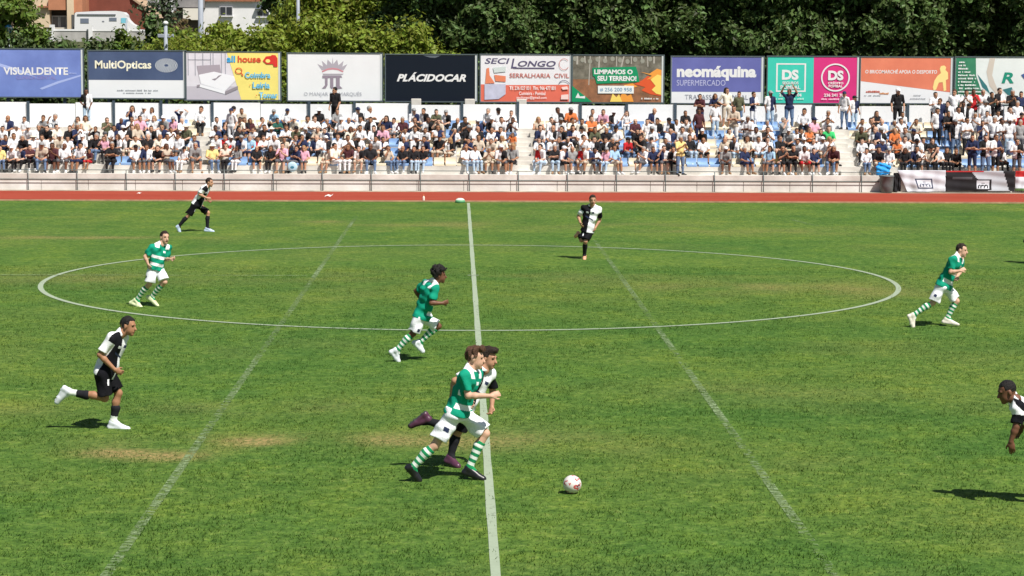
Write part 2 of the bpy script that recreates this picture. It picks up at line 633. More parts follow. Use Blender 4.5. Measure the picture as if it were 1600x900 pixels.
# ------------------------------------------------------------------ implicit bodies
def nrm(v):
    v = np.asarray(v, float)
    n = np.linalg.norm(v)
    return v / n if n > 1e-9 else v


class Field:
    def __init__(self, lo, hi, h):
        self.lo = np.asarray(lo, float) - 3 * h
        self.h = h
        self.n = np.ceil((np.asarray(hi, float) + 3 * h - self.lo) / h).astype(int) + 1
        self.f = np.full(self.n, 1.0, np.float32)
        self.t = np.zeros(self.n, np.int8)
        self.ax = [(self.lo[i] + h * np.arange(self.n[i])).astype(np.float32) for i in range(3)]

    def win(self, lo, hi):
        i0 = np.clip(np.floor((lo - self.lo) / self.h).astype(int), 0, self.n)
        i1 = np.clip(np.ceil((hi - self.lo) / self.h).astype(int) + 1, 0, self.n)
        if np.any(i1 <= i0):
            return None, None
        sl = tuple(slice(a, b) for a, b in zip(i0, i1))
        X, Y, Z = np.meshgrid(*[self.ax[i][sl[i]] for i in range(3)], indexing='ij', sparse=True)
        return sl, (X, Y, Z)

    def put(self, sl, d, k, t):
        a = self.f[sl]
        tt = self.t[sl]
        tt[d < a] = t
        if k > 0:
            hh = np.maximum(k - np.abs(a - d), 0) / k
            self.f[sl] = np.minimum(a, d) - hh * hh * k * 0.25
        else:
            self.f[sl] = np.minimum(a, d)

    def cone(self, a, b, ra, rb, k=0.02, t=0, flat=False, flata=False):
        a, b = np.asarray(a, float), np.asarray(b, float)
        m = max(ra, rb) + k + 3 * self.h
        sl, P = self.win(np.minimum(a, b) - m, np.maximum(a, b) + m)
        if sl is None:
            return
        ba = b - a
        L2 = max(float(ba @ ba), 1e-9)
        q = [P[i] - a[i] for i in range(3)]
        s0 = (q[0] * ba[0] + q[1] * ba[1] + q[2] * ba[2]) / L2
        s = np.clip(s0, 0, 1)
        d = np.sqrt((q[0] - s * ba[0]) ** 2 + (q[1] - s * ba[1]) ** 2 + (q[2] - s * ba[2]) ** 2) - (ra + (rb - ra) * s)
        ln = math.sqrt(L2)
        if flat:
            d = np.maximum(d, (s0 - 1) * ln)
        if flata:
            d = np.maximum(d, -s0 * ln)
        self.put(sl, d.astype(np.float32), k, t)

    def _ell(self, P, c, R, r):
        q = [P[i] - c[i] for i in range(3)]
        u = [q[0] * R[j][0] + q[1] * R[j][1] + q[2] * R[j][2] for j in range(3)]
        k0 = np.sqrt(sum((u[j] / r[j]) ** 2 for j in range(3)))
        k1 = np.sqrt(sum((u[j] / (r[j] * r[j])) ** 2 for j in range(3)))
        return k0 * (k0 - 1) / np.maximum(k1, 1e-6)

    def ell(self, c, R, r, k=0.02, t=0):
        m = max(r) + k + 3 * self.h
        c = np.asarray(c, float)
        sl, P = self.win(c - m, c + m)
        if sl is None:
            return
        self.put(sl, self._ell(P, c, R, r).astype(np.float32), k, t)

    def all(self):
        return np.meshgrid(*self.ax, indexing='ij', sparse=True)

    def cut(self, pt, n):
        X, Y, Z = self.all()
        self.f = np.maximum(self.f, ((X - pt[0]) * n[0] + (Y - pt[1]) * n[1] + (Z - pt[2]) * n[2]).astype(np.float32))

    def ripple(self, amp, seed, freq=28.0):
        r = np.random.default_rng(seed)
        X, Y, Z = self.all()
        for q in range(5):
            d = r.normal(size=3)
            d = d / np.linalg.norm(d) * freq * r.uniform(0.6, 1.7)
            self.f += (amp * 0.5 * np.sin(X * d[0] + Y * d[1] + Z * d[2] + r.uniform(0, 6.28))).astype(np.float32)

    def mesh(self):
        f, h = self.f, self.h
        s = f < 0
        c = s[:-1, :-1, :-1].astype(np.int8)
        cnt = np.zeros(c.shape, np.int8)
        offs = [(i, j, k) for i in (0, 1) for j in (0, 1) for k in (0, 1)]
        sh = c.shape
        for (i, j, k) in offs:
            cnt += s[i:i + sh[0], j:j + sh[1], k:k + sh[2]]
        act = (cnt > 0) & (cnt < 8)
        I = np.argwhere(act)
        vid = np.full(sh, -1, np.int32)
        vid[act] = np.arange(len(I))
        val = {o: f[I[:, 0] + o[0], I[:, 1] + o[1], I[:, 2] + o[2]] for o in offs}
        acc = np.zeros((len(I), 3))
        n = np.zeros(len(I))
        for o in offs:
            for axn in range(3):
                if o[axn] == 0:
                    p = list(o)
                    p[axn] = 1
                    a, b2 = val[o], val[tuple(p)]
                    cr = (a < 0) != (b2 < 0)
                    t = np.where(cr, a / np.where(cr, a - b2, 1), 0)
                    pos = np.tile(np.array(o, float), (len(I), 1))
                    pos[:, axn] = t
                    acc += pos * cr[:, None]
                    n += cr
        V = self.lo + h * (I + acc / n[:, None])
        quads = []
        for axn in range(3):
            u, v = [(1, 2), (2, 0), (0, 1)][axn]
            a = np.take(s, range(0, s.shape[axn] - 1), axis=axn)
            b2 = np.take(s, range(1, s.shape[axn]), axis=axn)
            E = np.argwhere(a != b2)
            E = E[(E[:, u] > 0) & (E[:, v] > 0) & (E[:, u] < sh[u]) & (E[:, v] < sh[v])]
            if len(E) == 0:
                continue
            ins = s[E[:, 0], E[:, 1], E[:, 2]]

            def cell(du, dv):
                q = E.copy()
                q[:, u] -= du
                q[:, v] -= dv
                return vid[q[:, 0], q[:, 1], q[:, 2]]
            q4 = np.stack([cell(1, 1), cell(0, 1), cell(0, 0), cell(1, 0)], 1)
            q4[~ins] = q4[~ins][:, ::-1]
            quads.append(q4)
        Q = np.concatenate(quads) if quads else np.zeros((0, 4), int)
        return V, Q

    def tags(self, C):
        i = np.clip(np.rint((C - self.lo) / self.h).astype(int), 0, self.n - 1)
        return self.t[i[:, 0], i[:, 1], i[:, 2]]


class Rig:
    """Joint positions and body frames of one figure."""

    def __init__(self, J, face, S=1.0):
        for k, v in J.items():
            setattr(self, k, np.asarray(v, float))
        self.S = S
        ms = (self.sR + self.sL) / 2
        self.ms = ms
        self.up = nrm(self.nk - self.pv)
        lat = self.sL - self.sR
        lat = nrm(lat - self.up * (lat @ self.up))
        self.lat = lat
        self.front = np.cross(lat, self.up)
        F = nrm(face)
        Uh = nrm(0.75 * np.array([0, 0, 1.0]) + 0.25 * nrm(self.hd - self.nk))
        Uh = nrm(Uh - F * (Uh @ F) * 0.8)
        F = nrm(F - Uh * (F @ Uh))
        self.F, self.U, self.Lh = F, Uh, np.cross(Uh, F)
        self.face_dir = F

    def hl(self, P):
        q = P - self.hd
        return q @ self.Lh, q @ self.F, q @ self.U

    def bounds(self, pad=0.2):
        A = np.array([v for k, v in self.__dict__.items() if k in
                      ('hd', 'nk', 'pv', 'sR', 'sL', 'eR', 'eL', 'wR', 'wL', 'fR', 'fL', 'hR', 'hL', 'kR', 'kL', 'aR', 'aL', 'tR', 'tL', 'lR', 'lL')])
        return A.min(0) - pad, A.max(0) + pad


def torso(fl, r, inf=0.0, k=0.05, t=0, w=1.0):
    S = r.S
    C = r.ms - r.up * 0.09 * S
    W = r.pv + r.up * 0.16 * S
    for s in (-1, 1):
        fl.cone(C + r.lat * s * 0.078 * S * w, W + r.lat * s * 0.055 * S * w, 0.100 * S * w + inf, 0.088 * S * w + inf, k, t)
    fl.cone(W, r.pv, 0.10 * S * w + inf, 0.10 * S * w + inf, k, t)
    fl.cone(r.hR, r.hL, 0.098 * S * w + inf, 0.098 * S * w + inf, k, t)
    fl.cone(r.sR, r.sL, 0.056 * S + inf, 0.056 * S + inf, k, t)
    n0 = r.nk + (r.hd - r.nk) * 0.18
    for s in (r.sR, r.sL):
        fl.cone(n0, r.ms + (s - r.ms) * 0.75 + r.up * 0.005, 0.05 * S + inf, 0.05 * S + inf, 0.04, t)


def head(fl, r, t=0):
    S, H, L, F, U = r.S * 1.10, r.hd - r.U * 0.014 * r.S, r.Lh, r.F, r.U
    R = (L, F, U)
    nb = r.nk - r.up * 0.02
    fl.cone(nb, H - U * 0.05 * S - F * 0.015 * S, 0.066 * S, 0.056 * S, 0.03, t)
    fl.ell(H + U * 0.03 * S - F * 0.012 * S, R, (0.076 * S, 0.096 * S, 0.093 * S), 0.02, t)
    fl.ell(H + F * 0.028 * S - U * 0.035 * S, R, (0.062 * S, 0.066 * S, 0.075 * S), 0.02, t)
    fl.cone(H + F * 0.04 * S - U * 0.06 * S, H + F * 0.064 * S - U * 0.092 * S, 0.045 * S, 0.026 * S, 0.025, t)
    fl.cone(H + F * 0.088 * S + U * 0.014 * S, H + F * 0.108 * S - U * 0.022 * S, 0.009 * S, 0.015 * S, 0.014, t)
    fl.cone(H + F * 0.078 * S + U * 0.032 * S - L * 0.04 * S, H + F * 0.078 * S + U * 0.032 * S + L * 0.04 * S, 0.011 * S, 0.011 * S, 0.012, t)
    fl.cone(H + F * 0.088 * S - U * 0.055 * S - L * 0.014 * S, H + F * 0.088 * S - U * 0.055 * S + L * 0.014 * S, 0.009 * S, 0.009 * S, 0.01, t)
    for s in (-1, 1):
        fl.ell(H + L * s * 0.079 * S - F * 0.008 * S - U * 0.004 * S, R, (0.011 * S, 0.019 * S, 0.031 * S), 0.008, t)


def hand(fl, r, w, f, side, curl, t=0):
    """palm, four fingers of unequal length with two bends, and a thumb from the side of the palm"""
    S = r.S
    d = nrm(f - w)
    nv = r.lat * (-side)                   # palm faces the body; side = +1 for the left hand
    nv = nrm(nv - d * (nv @ d)) if abs(nv @ d) < 0.95 else nrm(np.cross(d, r.front))
    ac = np.cross(d, nv)
    if ac @ r.front < 0 and abs(ac @ r.front) > 0.2:
        ac = -ac                           # thumb side
    if abs(ac @ r.front) <= 0.2 and ac @ r.up < 0:
        ac = -ac
    pc = w + d * 0.05 * S
    fl.ell(pc, (d, ac, nv), (0.058 * S, 0.043 * S, 0.021 * S), 0.02, t)
    for i, (o, ln) in enumerate(((0.031, 0.070), (0.011, 0.080), (-0.010, 0.074), (-0.030, 0.058))):
        b0 = w + (d * 0.088 + ac * o) * S
        a1 = curl * 0.55
        d1 = d * math.cos(a1) + nv * math.sin(a1)
        b1 = b0 + d1 * ln * 0.5 * S
        a2 = curl * 1.35
        d2 = d * math.cos(a2) + nv * math.sin(a2)
        b2 = b1 + d2 * ln * 0.5 * S
        fl.cone(b0, b1, 0.0098 * S, 0.009 * S, 0.006, t)
        fl.cone(b1, b2, 0.009 * S, 0.0078 * S, 0.003, t)
    tb = w + (d * 0.03 + ac * 0.034) * S
    t1 = tb + nrm(d * 0.7 + ac * 0.6 + nv * 0.25) * 0.040 * S
    t2 = t1 + nrm(d * 0.9 + ac * 0.1 + nv * 0.5) * 0.030 * S
    fl.cone(tb, t1, 0.013 * S, 0.0105 * S, 0.008, t)
    fl.cone(t1, t2, 0.0105 * S, 0.009 * S, 0.004, t)


def arm(fl, r, s, e, w, t1=0, t2=0):
    S = r.S
    fl.cone(s, e, 0.052 * S, 0.040 * S, 0.03, t1)
    m = e + (w - e) * 0.3
    fl.cone(e, m, 0.040 * S, 0.041 * S, 0.02, t2)
    fl.cone(m, w, 0.041 * S, 0.027 * S, 0.02, t2)


def leg(fl, r, h, k, a, heel, toe, t1=0, t2=0, t3=0):
    S = r.S
    fl.cone(h, k, 0.088 * S, 0.055 * S, 0.03, t1)
    ax = nrm(k - a)
    back = nrm(np.cross(np.cross(ax, toe - a), ax)) * -1
    m = k + (a - k) * 0.33 + back * 0.014 * S
    fl.cone(k, m, 0.052 * S, 0.057 * S, 0.025, t2)
    fl.cone(m, a, 0.057 * S, 0.036 * S, 0.02, t2)
    foot(fl, r, a, heel, heel + (toe - heel) * 0.93, -0.008, t3)


def foot(fl, r, a, heel, toe, inf, t=0):
    S = r.S
    fl.cone(a, heel, 0.038 * S + inf, 0.032 * S + inf, 0.02, t)
    fl.cone(heel, toe, 0.032 * S + inf, 0.026 * S + inf, 0.02, t)
    fl.cone(a, toe, 0.038 * S + inf, 0.026 * S + inf, 0.025, t)
    ball = heel + (toe - heel) * 0.72
    fl.cone(ball, toe, 0.034 * S + inf, 0.027 * S + inf, 0.02, t)


m_eye = mat("eye_dark", (0.02, 0.015, 0.012), 0.3)


def body_mesh(name, fl, r, skin, lip, brow, parent):
    V, Q = fl.mesh()
    C = V[Q].mean(1)
    l, f_, u = r.hl(C)
    S = r.S * 1.10
    u = u + 0.014
    mi = np.zeros(len(Q), int)
    al = np.abs(l)
    mi[(np.abs(al - 0.033 * S) < 0.011 * S) & (np.abs(u - 0.012 * S) < 0.0065 * S) & (f_ > 0.05 * S)] = 1
    mi[(np.abs(u + 0.056 * S) < 0.008 * S) & (al < 0.024 * S) & (f_ > 0.07 * S)] = 2
    mi[(np.abs(u - 0.036 * S) < 0.0045 * S) & (al > 0.016 * S) & (al < 0.046 * S) & (f_ > 0.055 * S)] = 3
    return link(name, np_mesh(name, V, Q, [skin, m_eye, lip, brow], mi), parent)


def simple_mesh(name, fl, mats, parent, cls=None):
    V, Q = fl.mesh()
    mi = cls(V[Q].mean(1)) if cls else None
    return link(name, np_mesh(name, V, Q, mats, mi), parent)


# ------------------------------------------------------------------ the players
PLAYERS = {  # ground points and joints unprojected from image pixels, joint depths set by hand
 'P3': ((-5.233, -21.818), {'hd':(0.199,0.0,1.485),'nk':(0.091,0.0,1.378),'pv':(-0.151,0.0,0.817),'sR':(-0.017,-0.17,1.325),'sL':(0.11,0.17,1.289),'eR':(-0.179,-0.22,1.093),'wR':(0.026,-0.2,0.878),'fR':(0.135,-0.17,0.819),'eL':(-0.042,0.27,1.028),'wL':(-0.049,0.33,0.851),'fL':(-0.039,0.33,0.755),'hR':(-0.164,-0.09,0.796),'kR':(-0.131,-0.12,0.46),'aR':(-0.621,-0.09,0.538),'lR':(-0.708,-0.09,0.594),'tR':(-0.816,-0.06,0.399),'hL':(-0.125,0.09,0.771),'kL':(0.03,0.1,0.499),'aL':(-0.048,0.08,0.1),'lL':(-0.094,0.08,0.009),'tL':(0.164,0.02,-0.012)}),
 'P4': ((-1.424, -14.505), {'hd':(0.744,0.0,1.518),'nk':(0.666,0.0,1.375),'pv':(0.431,0.0,0.802),'sR':(0.675,-0.17,1.282),'sL':(0.506,0.17,1.342),'eR':(0.606,-0.25,1.047),'wR':(0.798,-0.22,1.04),'fR':(0.891,-0.18,1.059),'eL':(0.332,0.3,1.202),'wL':(0.41,0.3,1.054),'fL':(0.45,0.3,0.983),'hR':(0.386,-0.09,0.765),'kR':(0.285,-0.1,0.493),'aR':(0.021,-0.1,0.22),'lR':(-0.096,-0.1,0.168),'tR':(0.025,-0.08,0.008),'hL':(0.501,0.09,0.756),'kL':(0.725,0.12,0.598),'aL':(0.413,0.12,0.323),'lL':(0.3,0.1,0.302),'tL':(0.446,0.12,0.156)}),
 'P5': ((-0.885, -25.773), {'hd':(0.744,0.0,1.556),'nk':(0.684,0.0,1.425),'pv':(0.526,0.0,0.883),'sR':(0.604,-0.17,1.345),'sL':(0.762,0.17,1.329),'eR':(0.652,-0.22,1.104),'wR':(0.939,-0.25,1.104),'fR':(1.058,-0.22,1.143),'eL':(0.497,0.32,1.116),'wL':(0.631,0.35,0.964),'fL':(0.692,0.35,0.903),'hR':(0.461,-0.09,0.849),'kR':(0.239,-0.12,0.458),'aR':(-0.035,-0.12,0.185),'lR':(-0.097,-0.12,0.173),'tR':(0.037,-0.1,0.016),'hL':(0.606,0.09,0.821),'kL':(0.873,0.08,0.578),'aL':(0.673,0.05,0.154),'lL':(0.615,0.05,0.086),'tL':(0.842,0.0,0.012)}),
 'P6': ((-0.436, -24.874), {'hd':(0.473,0.0,1.438),'nk':(0.424,0.0,1.295),'pv':(0.135,0.0,0.781),'sR':(0.258,-0.1,1.259),'sL':(0.496,0.14,1.208),'eR':(0.035,-0.12,1.149),'wR':(-0.007,-0.02,0.934),'fR':(0.011,0.0,0.856),'eL':(0.528,0.22,0.975),'wL':(0.517,0.12,0.775),'fL':(0.497,0.05,0.668),'hR':(0.098,-0.09,0.757),'kR':(-0.07,-0.1,0.521),'aR':(-0.286,-0.1,0.616),'lR':(-0.348,-0.1,0.708),'tR':(-0.526,-0.08,0.562),'hL':(0.16,0.09,0.729),'kL':(0.074,0.1,0.442),'aL':(-0.013,0.08,0.138),'lL':(-0.063,0.08,0.067),'tL':(0.075,-0.04,0.02)}),
 'P8': ((9.053, -9.244), {'hd':(0.576,0.0,1.526),'nk':(0.506,0.0,1.423),'pv':(0.224,0.0,0.832),'sR':(0.363,-0.17,1.341),'sL':(0.597,0.15,1.337),'eR':(0.314,-0.22,1.106),'wR':(0.492,-0.26,1.134),'fR':(0.565,-0.25,1.169),'eL':(0.606,0.2,1.091),'wL':(0.47,-0.1,0.999),'fL':(0.444,-0.15,0.944),'hR':(0.157,-0.09,0.793),'kR':(0.001,-0.1,0.48),'aR':(-0.354,-0.1,0.251),'lR':(-0.467,-0.1,0.21),'tR':(-0.389,-0.12,-0.0),'hL':(0.317,0.09,0.763),'kL':(0.508,0.05,0.501),'aL':(0.33,0.05,0.162),'lL':(0.259,0.05,0.082),'tL':(0.516,-0.03,0.048)}),
 'P2': ((-7.065, -5.818), {'hd':(0.508,0.0,1.473),'nk':(0.452,0.0,1.335),'pv':(0.303,0.0,0.842),'sR':(0.238,-0.1,1.249),'sL':(0.569,0.12,1.231),'eR':(0.112,-0.14,1.064),'wR':(0.17,-0.16,0.914),'fR':(0.191,-0.16,0.849),'eL':(0.519,0.1,0.989),'wL':(0.641,-0.1,1.014),'fL':(0.745,-0.15,1.037),'hR':(0.256,-0.06,0.804),'kR':(0.186,-0.1,0.481),'aR':(-0.087,0.02,0.148),'lR':(-0.23,0.06,0.064),'tR':(-0.003,-0.08,-0.015),'hL':(0.366,0.06,0.793),'kL':(0.507,-0.08,0.523),'aL':(0.215,0.06,0.192),'lL':(0.129,0.08,0.179),'tL':(0.338,-0.04,0.032)}),
 'P1': ((-8.277, 14.8), {'hd':(0.446,0.0,1.498),'nk':(0.378,0.0,1.38),'pv':(0.056,0.0,0.848),'sR':(0.269,-0.17,1.312),'sL':(0.385,0.17,1.293),'eR':(0.17,-0.22,1.135),'wR':(0.389,-0.22,1.028),'fR':(0.509,-0.2,1.017),'eL':(0.245,0.25,1.055),'wL':(0.378,0.2,0.929),'fL':(0.432,0.18,0.905),'hR':(-0.001,-0.09,0.803),'kR':(-0.193,-0.1,0.484),'aR':(-0.467,-0.1,0.184),'lR':(-0.534,-0.1,0.148),'tR':(-0.454,-0.1,-0.006),'hL':(0.107,0.09,0.791),'kL':(0.387,0.09,0.565),'aL':(0.357,0.09,0.121),'lL':(0.295,0.09,0.027),'tL':(0.535,0.05,0.0)}),
 'P7': ((2.979, 5.794), {'hd':(0.206,-0.06,1.561),'nk':(0.191,0.0,1.411),'pv':(0.076,0.02,0.763),'sR':(-0.03,0.03,1.335),'sL':(0.38,-0.03,1.309),'eR':(-0.16,0.12,1.109),'wR':(-0.114,-0.08,0.953),'fR':(-0.092,-0.14,0.892),'eL':(0.409,0.12,1.025),'wL':(0.293,0.0,0.838),'fL':(0.262,-0.05,0.745),'hR':(0.022,0.02,0.726),'kR':(-0.084,-0.05,0.495),'aR':(-0.105,0.36,0.577),'lR':(-0.147,0.4,0.66),'tR':(-0.212,0.46,0.557),'hL':(0.137,0.02,0.727),'kL':(0.015,-0.15,0.472),'aL':(0.002,0.0,0.105),'lL':(0.015,0.05,0.027),'tL':(-0.012,-0.18,-0.006)}),
 'P9': ((6.806, -27.277), {'hd':(-0.617,0.0,1.357),'nk':(-0.523,0.0,1.268),'pv':(-0.122,0.0,0.928),'sL':(-0.524,-0.17,1.153),'sR':(-0.464,0.17,1.205),'eL':(-0.542,-0.2,0.955),'wL':(-0.6,-0.2,0.782),'fL':(-0.573,-0.2,0.631),'eR':(-0.269,0.25,1.011),'wR':(-0.353,0.28,0.873),'fR':(-0.389,0.28,0.815),'hL':(-0.144,-0.09,0.877),'kL':(-0.218,-0.12,0.561),'aL':(-0.072,-0.1,0.254),'lL':(-0.014,-0.1,0.197),'tL':(-0.183,-0.1,0.163),'hR':(-0.069,0.09,0.866),'kR':(0.102,0.1,0.598),'aR':(0.334,0.1,0.445),'lR':(0.382,0.1,0.445),'tR':(0.357,0.1,0.312)}),
}


m_green = mat("jersey_green", (0.006, 0.27, 0.165), 0.75, 0.12, 9, 0.25, 60, spec=0.12)
m_jwhite = mat("jersey_white", (0.80, 0.81, 0.82), 0.75, 0.05, 9, 0.25, 60)
m_jblack = mat("jersey_black", (0.008, 0.008, 0.011), 0.8, 0.3, 9, 0.25, 60, spec=0.12)
m_shortw = mat("shorts_white", (0.80, 0.81, 0.84), 0.75, 0.04, 7, 0.3, 45)
m_shortk = mat("shorts_black", (0.007, 0.007, 0.009), 0.8, 0.3, 7, 0.3, 45, spec=0.12)
m_sockg = mat("sock_green", (0.010, 0.235, 0.085), 0.9, 0.15, 30)
m_sockw = mat("sock_white", (0.76, 0.80, 0.74), 0.9, 0.06, 30)
m_sockk = mat("sock_black", (0.010, 0.010, 0.014), 0.9, 0.2, 30)
m_sole = mat("boot_sole", (0.05, 0.05, 0.05), 0.7)
m_navy = mat("print_navy", (0.02, 0.03, 0.08), 0.7)
SKIN = [mat("skin_tan", (0.47, 0.25, 0.155), 0.55, 0.1, 14, 0.1, 80), mat("skin_pale", (0.60, 0.36, 0.25), 0.55, 0.1, 14, 0.1, 80),
        mat("skin_olive", (0.36, 0.18, 0.10), 0.55, 0.1, 14, 0.1, 80), mat("skin_brown", (0.16, 0.07, 0.04), 0.5, 0.1, 14, 0.1, 80),
        mat("skin_deep", (0.07, 0.03, 0.018), 0.5, 0.1, 14, 0.1, 80)]
LIP = mat("lips", (0.30, 0.11, 0.085), 0.5)
HAIRM = [mat("hair_black", (0.010, 0.008, 0.007), 0.6, 0.4, 40, 0.8, 90), mat("hair_brown", (0.075, 0.035, 0.018), 0.6, 0.4, 40, 0.8, 90),
         mat("hair_dark_brown", (0.025, 0.014, 0.009), 0.6, 0.4, 40, 0.8, 90), mat("hair_grey", (0.32, 0.30, 0.28), 0.7, 0.2, 40),
         mat("hair_fair", (0.32, 0.19, 0.08), 0.6, 0.3, 40)]


def boot_mat(name, c):
    return mat("boot_" + name, c, 0.35, 0.1, 20, spec=0.5)


BOOTS = dict(white=boot_mat("white", (0.72, 0.75, 0.80)), black=boot_mat("black", (0.012, 0.012, 0.014)), lime=boot_mat("pale_lime", (0.70, 0.75, 0.45)),
             blue=boot_mat("pale_blue", (0.50, 0.60, 0.78)), peach=boot_mat("peach", (0.75, 0.36, 0.22)), plum=boot_mat("plum", (0.09, 0.03, 0.06)),
             cream=boot_mat("cream", (0.78, 0.72, 0.62)))


def player(key, team, face, skin, hair, hairstyle, boots, label, h=0.008, curl=1.1, offset=None, mark=True, sockw=False):
    (gx, gy), J = PLAYERS[key]
    r = Rig(J, face)
    if offset:
        gx, gy = offset
    root = empty("person", (gx, gy, 0), label, "footballer", "footballers on the pitch")
    lo, hi = r.bounds()
    # body
    fl = Field(lo, hi, h)
    torso(fl, r, -0.012)
    head(fl, r)
    for (s, e, w, f, sd) in ((r.sR, r.eR, r.wR, r.fR, -1), (r.sL, r.eL, r.wL, r.fL, 1)):
        arm(fl, r, s, e, w)
        hand(fl, r, w, f, sd, curl)
    for (hh, k, a, he, to) in ((r.hR, r.kR, r.aR, r.lR, r.tR), (r.hL, r.kL, r.aL, r.lL, r.tL)):
        leg(fl, r, hh, k, a, he, to)
    body_mesh("body", fl, r, SKIN[skin], LIP, HAIRM[hair], root)
    # shirt
    fl = Field(lo, hi, h)
    torso(fl, r, 0.014, 0.06, w=1.06)
    fl.cone(r.pv + r.up * 0.10, r.pv - r.up * 0.10, 0.136, 0.152, 0.06)
    for (s, e) in ((r.sR, r.eR), (r.sL, r.eL)):
        fl.cone(s, s + (e - s) * 0.78, 0.070, 0.068, 0.03, flat=True)
    fl.ripple(0.009, hash_key(key), 32)
    fl.cut(r.pv - r.up * 0.055, -r.up)
    fl.cut(r.nk + (r.hd - r.nk) * 0.14 + r.front * 0.02, nrm(nrm(r.hd - r.nk) + r.front * 0.45))

    def arm_s(C):
        out = []
        for (s, e) in ((r.sR, r.eR), (r.sL, r.eL)):
            q = C - s
            a = nrm(e - s)
            t = q @ a
            d = np.linalg.norm(q - t[:, None] * a, axis=1)
            out.append((t, d))
        return out

    def cls_shirt(C):
        q = C - r.nk
        L = np.linalg.norm(r.nk - r.pv) + 0.05
        t = -(q @ r.up) / L
        la = q @ r.lat
        fr = (C - (r.pv + r.up * 0.2)) @ r.front
        (tR, dR), (tL, dL) = arm_s(C)
        sR = (tR > 0.055) & (dR < 0.095) & (la < -0.13)
        sL = (tL > 0.055) & (dL < 0.095) & (la > 0.13)
        if team == 'g':
            mi = np.zeros(len(C), int)
            hoop = ((t > 0.46) & (t < 0.57)) | ((t > 0.74) & (t < 0.85))
            mi[hoop & (fr > 0.01)] = 1
            sh = (np.abs(la) > 0.075) & (np.abs(la) < 0.165) & (t < 0.17) & (t > -0.1)
            mi[sh] = 1
            mi[(t < 0.035) & (np.abs(la) < 0.09)] = 1
            mi[(sR & ~sh) | (sL & ~sh)] = 0
            mi[(np.abs(la - 0.06) < 0.028) & (t > 0.24) & (t < 0.31) & (fr > 0.05)] = 1
            return mi
        mi = np.where((la < 0) == (fr > 0), 2, 1)
        mi[sR] = 1
        mi[sL] = 2
        mi[(t < 0.04) & (np.abs(la) < 0.09)] = 1
        mi[(np.abs(la + 0.075) < 0.035) & (np.abs(t - 0.27) < 0.03) & (fr > 0.05)] = 1
        mi[(np.abs(la - 0.075) < 0.028) & (np.abs(t - 0.25) < 0.035) & (fr > 0.05)] = 3
        mi[(np.abs(la) < 0.11) & (np.abs(t - 0.47 - la * 0.5) < 0.022) & (fr > 0.05)] = 3
        return mi
    simple_mesh("shirt", fl, [m_green, m_jwhite, m_jblack, m_navy], root, cls_shirt)
    # shorts
    fl = Field(lo, hi, h)
    fl.cone(r.hR, r.hL, 0.106, 0.106, 0.05)
    fl.cone(r.pv, r.pv + r.up * 0.08, 0.105, 0.10, 0.05)
    for (hh, k) in ((r.hR, r.kR), (r.hL, r.kL)):
        ln = np.linalg.norm(k - hh)
        fl.cone(hh, hh + (k - hh) * min(0.88, 0.35 / ln), 0.098, 0.114, 0.04, flat=True)
    fl.ripple(0.010, hash_key(key) + 5, 28)
    fl.cut(r.pv + r.up * 0.03, r.up)

    def cls_shorts(C):
        mi = np.zeros(len(C), int)
        for (hh, k, sd) in ((r.hR, r.kR, -1), (r.hL, r.kL, 1)):
            q = C - hh
            a = nrm(k - hh)
            t = q @ a
            lt = (q @ r.lat) * sd
            fr = q @ r.front
            if team == 'g':
                mi[(np.abs(t - 0.20) < 0.03) & (lt > 0.02) & (np.abs(fr - 0.02) < 0.03) & (sd < 0)] = 1
            else:
                mi[(np.abs(t - 0.12) < 0.045) & (np.abs(lt - 0.03) < 0.014) & (fr > 0.03) & (sd < 0)] = 2
        return mi
    simple_mesh("shorts", fl, [m_shortw if team == 'g' else m_shortk, m_navy, m_jwhite], root, cls_shorts)
    # socks and boots
    for (k, a, he, to) in ((r.kR, r.aR, r.lR, r.tR), (r.kL, r.aL, r.lL, r.tL)):
        ax = nrm(k - a)
        back = nrm(np.cross(np.cross(ax, to - a), ax)) * -1
        ln = np.linalg.norm(k - a)
        top = a + ax * min(ln * 0.86, 0.36)
        if sockw:
            top = a + ax * ln * 0.52
        fl = Field(np.minimum(np.minimum(a, top), np.minimum(he, to)) - 0.12, np.maximum(np.maximum(a, top), np.maximum(he, to)) + 0.12, h)
        m = a + ax * ln * 0.62 + back * 0.014
        if sockw:
            m = a + (top - a) * 0.9
        fl.cone(top, m, 0.060, 0.064, 0.02, flata=True)
        fl.cone(m, a, 0.064, 0.044, 0.02)
        fl.cone(a, he + (a - he) * 0.3, 0.044, 0.040, 0.02)
        fl.cone(a, a + (to - a) * 0.35, 0.044, 0.036, 0.02)

        def cls_sock(C, a=a, ax=ax, top=top):
            t = ((C - a) @ ax) / np.linalg.norm(top - a)
            if team == 'g':
                ph = (t * 4.4 + 0.1) % 1.0
                return np.where(ph > 0.52, 1, 0)
            if sockw:
                return np.where(t < 0.35, 1, 2)
            return np.full(len(C), 2)
        simple_mesh("sock", fl, [m_sockg, m_sockw, m_sockk], root, cls_sock)
        fl = Field(np.minimum(np.minimum(a, he), to) - 0.1, np.maximum(np.maximum(a, he), to) + 0.1, min(h, 0.008))
        foot(fl, r, a + (he - a) * 0.25, he, to, 0.010)
        fd = nrm(to - he)
        sd = np.cross(fd, ax)
        un = nrm(np.cross(sd, fd))
        if un @ ax < 0:
            un = -un
        fl.cut(a + ax * 0.012, ax)
        hb = he - un * 0.034
        fl.cut(hb, -un)
        for q, lt in ((0.12, 0.02), (0.12, -0.02), (0.68, 0.026), (0.68, -0.026), (0.92, 0.014), (0.92, -0.014)):
            p0 = he + fd * np.linalg.norm(to - he) * q + nrm(sd) * lt - un * 0.026
            fl.cone(p0, p0 - un * 0.016, 0.0085, 0.007, 0.002)

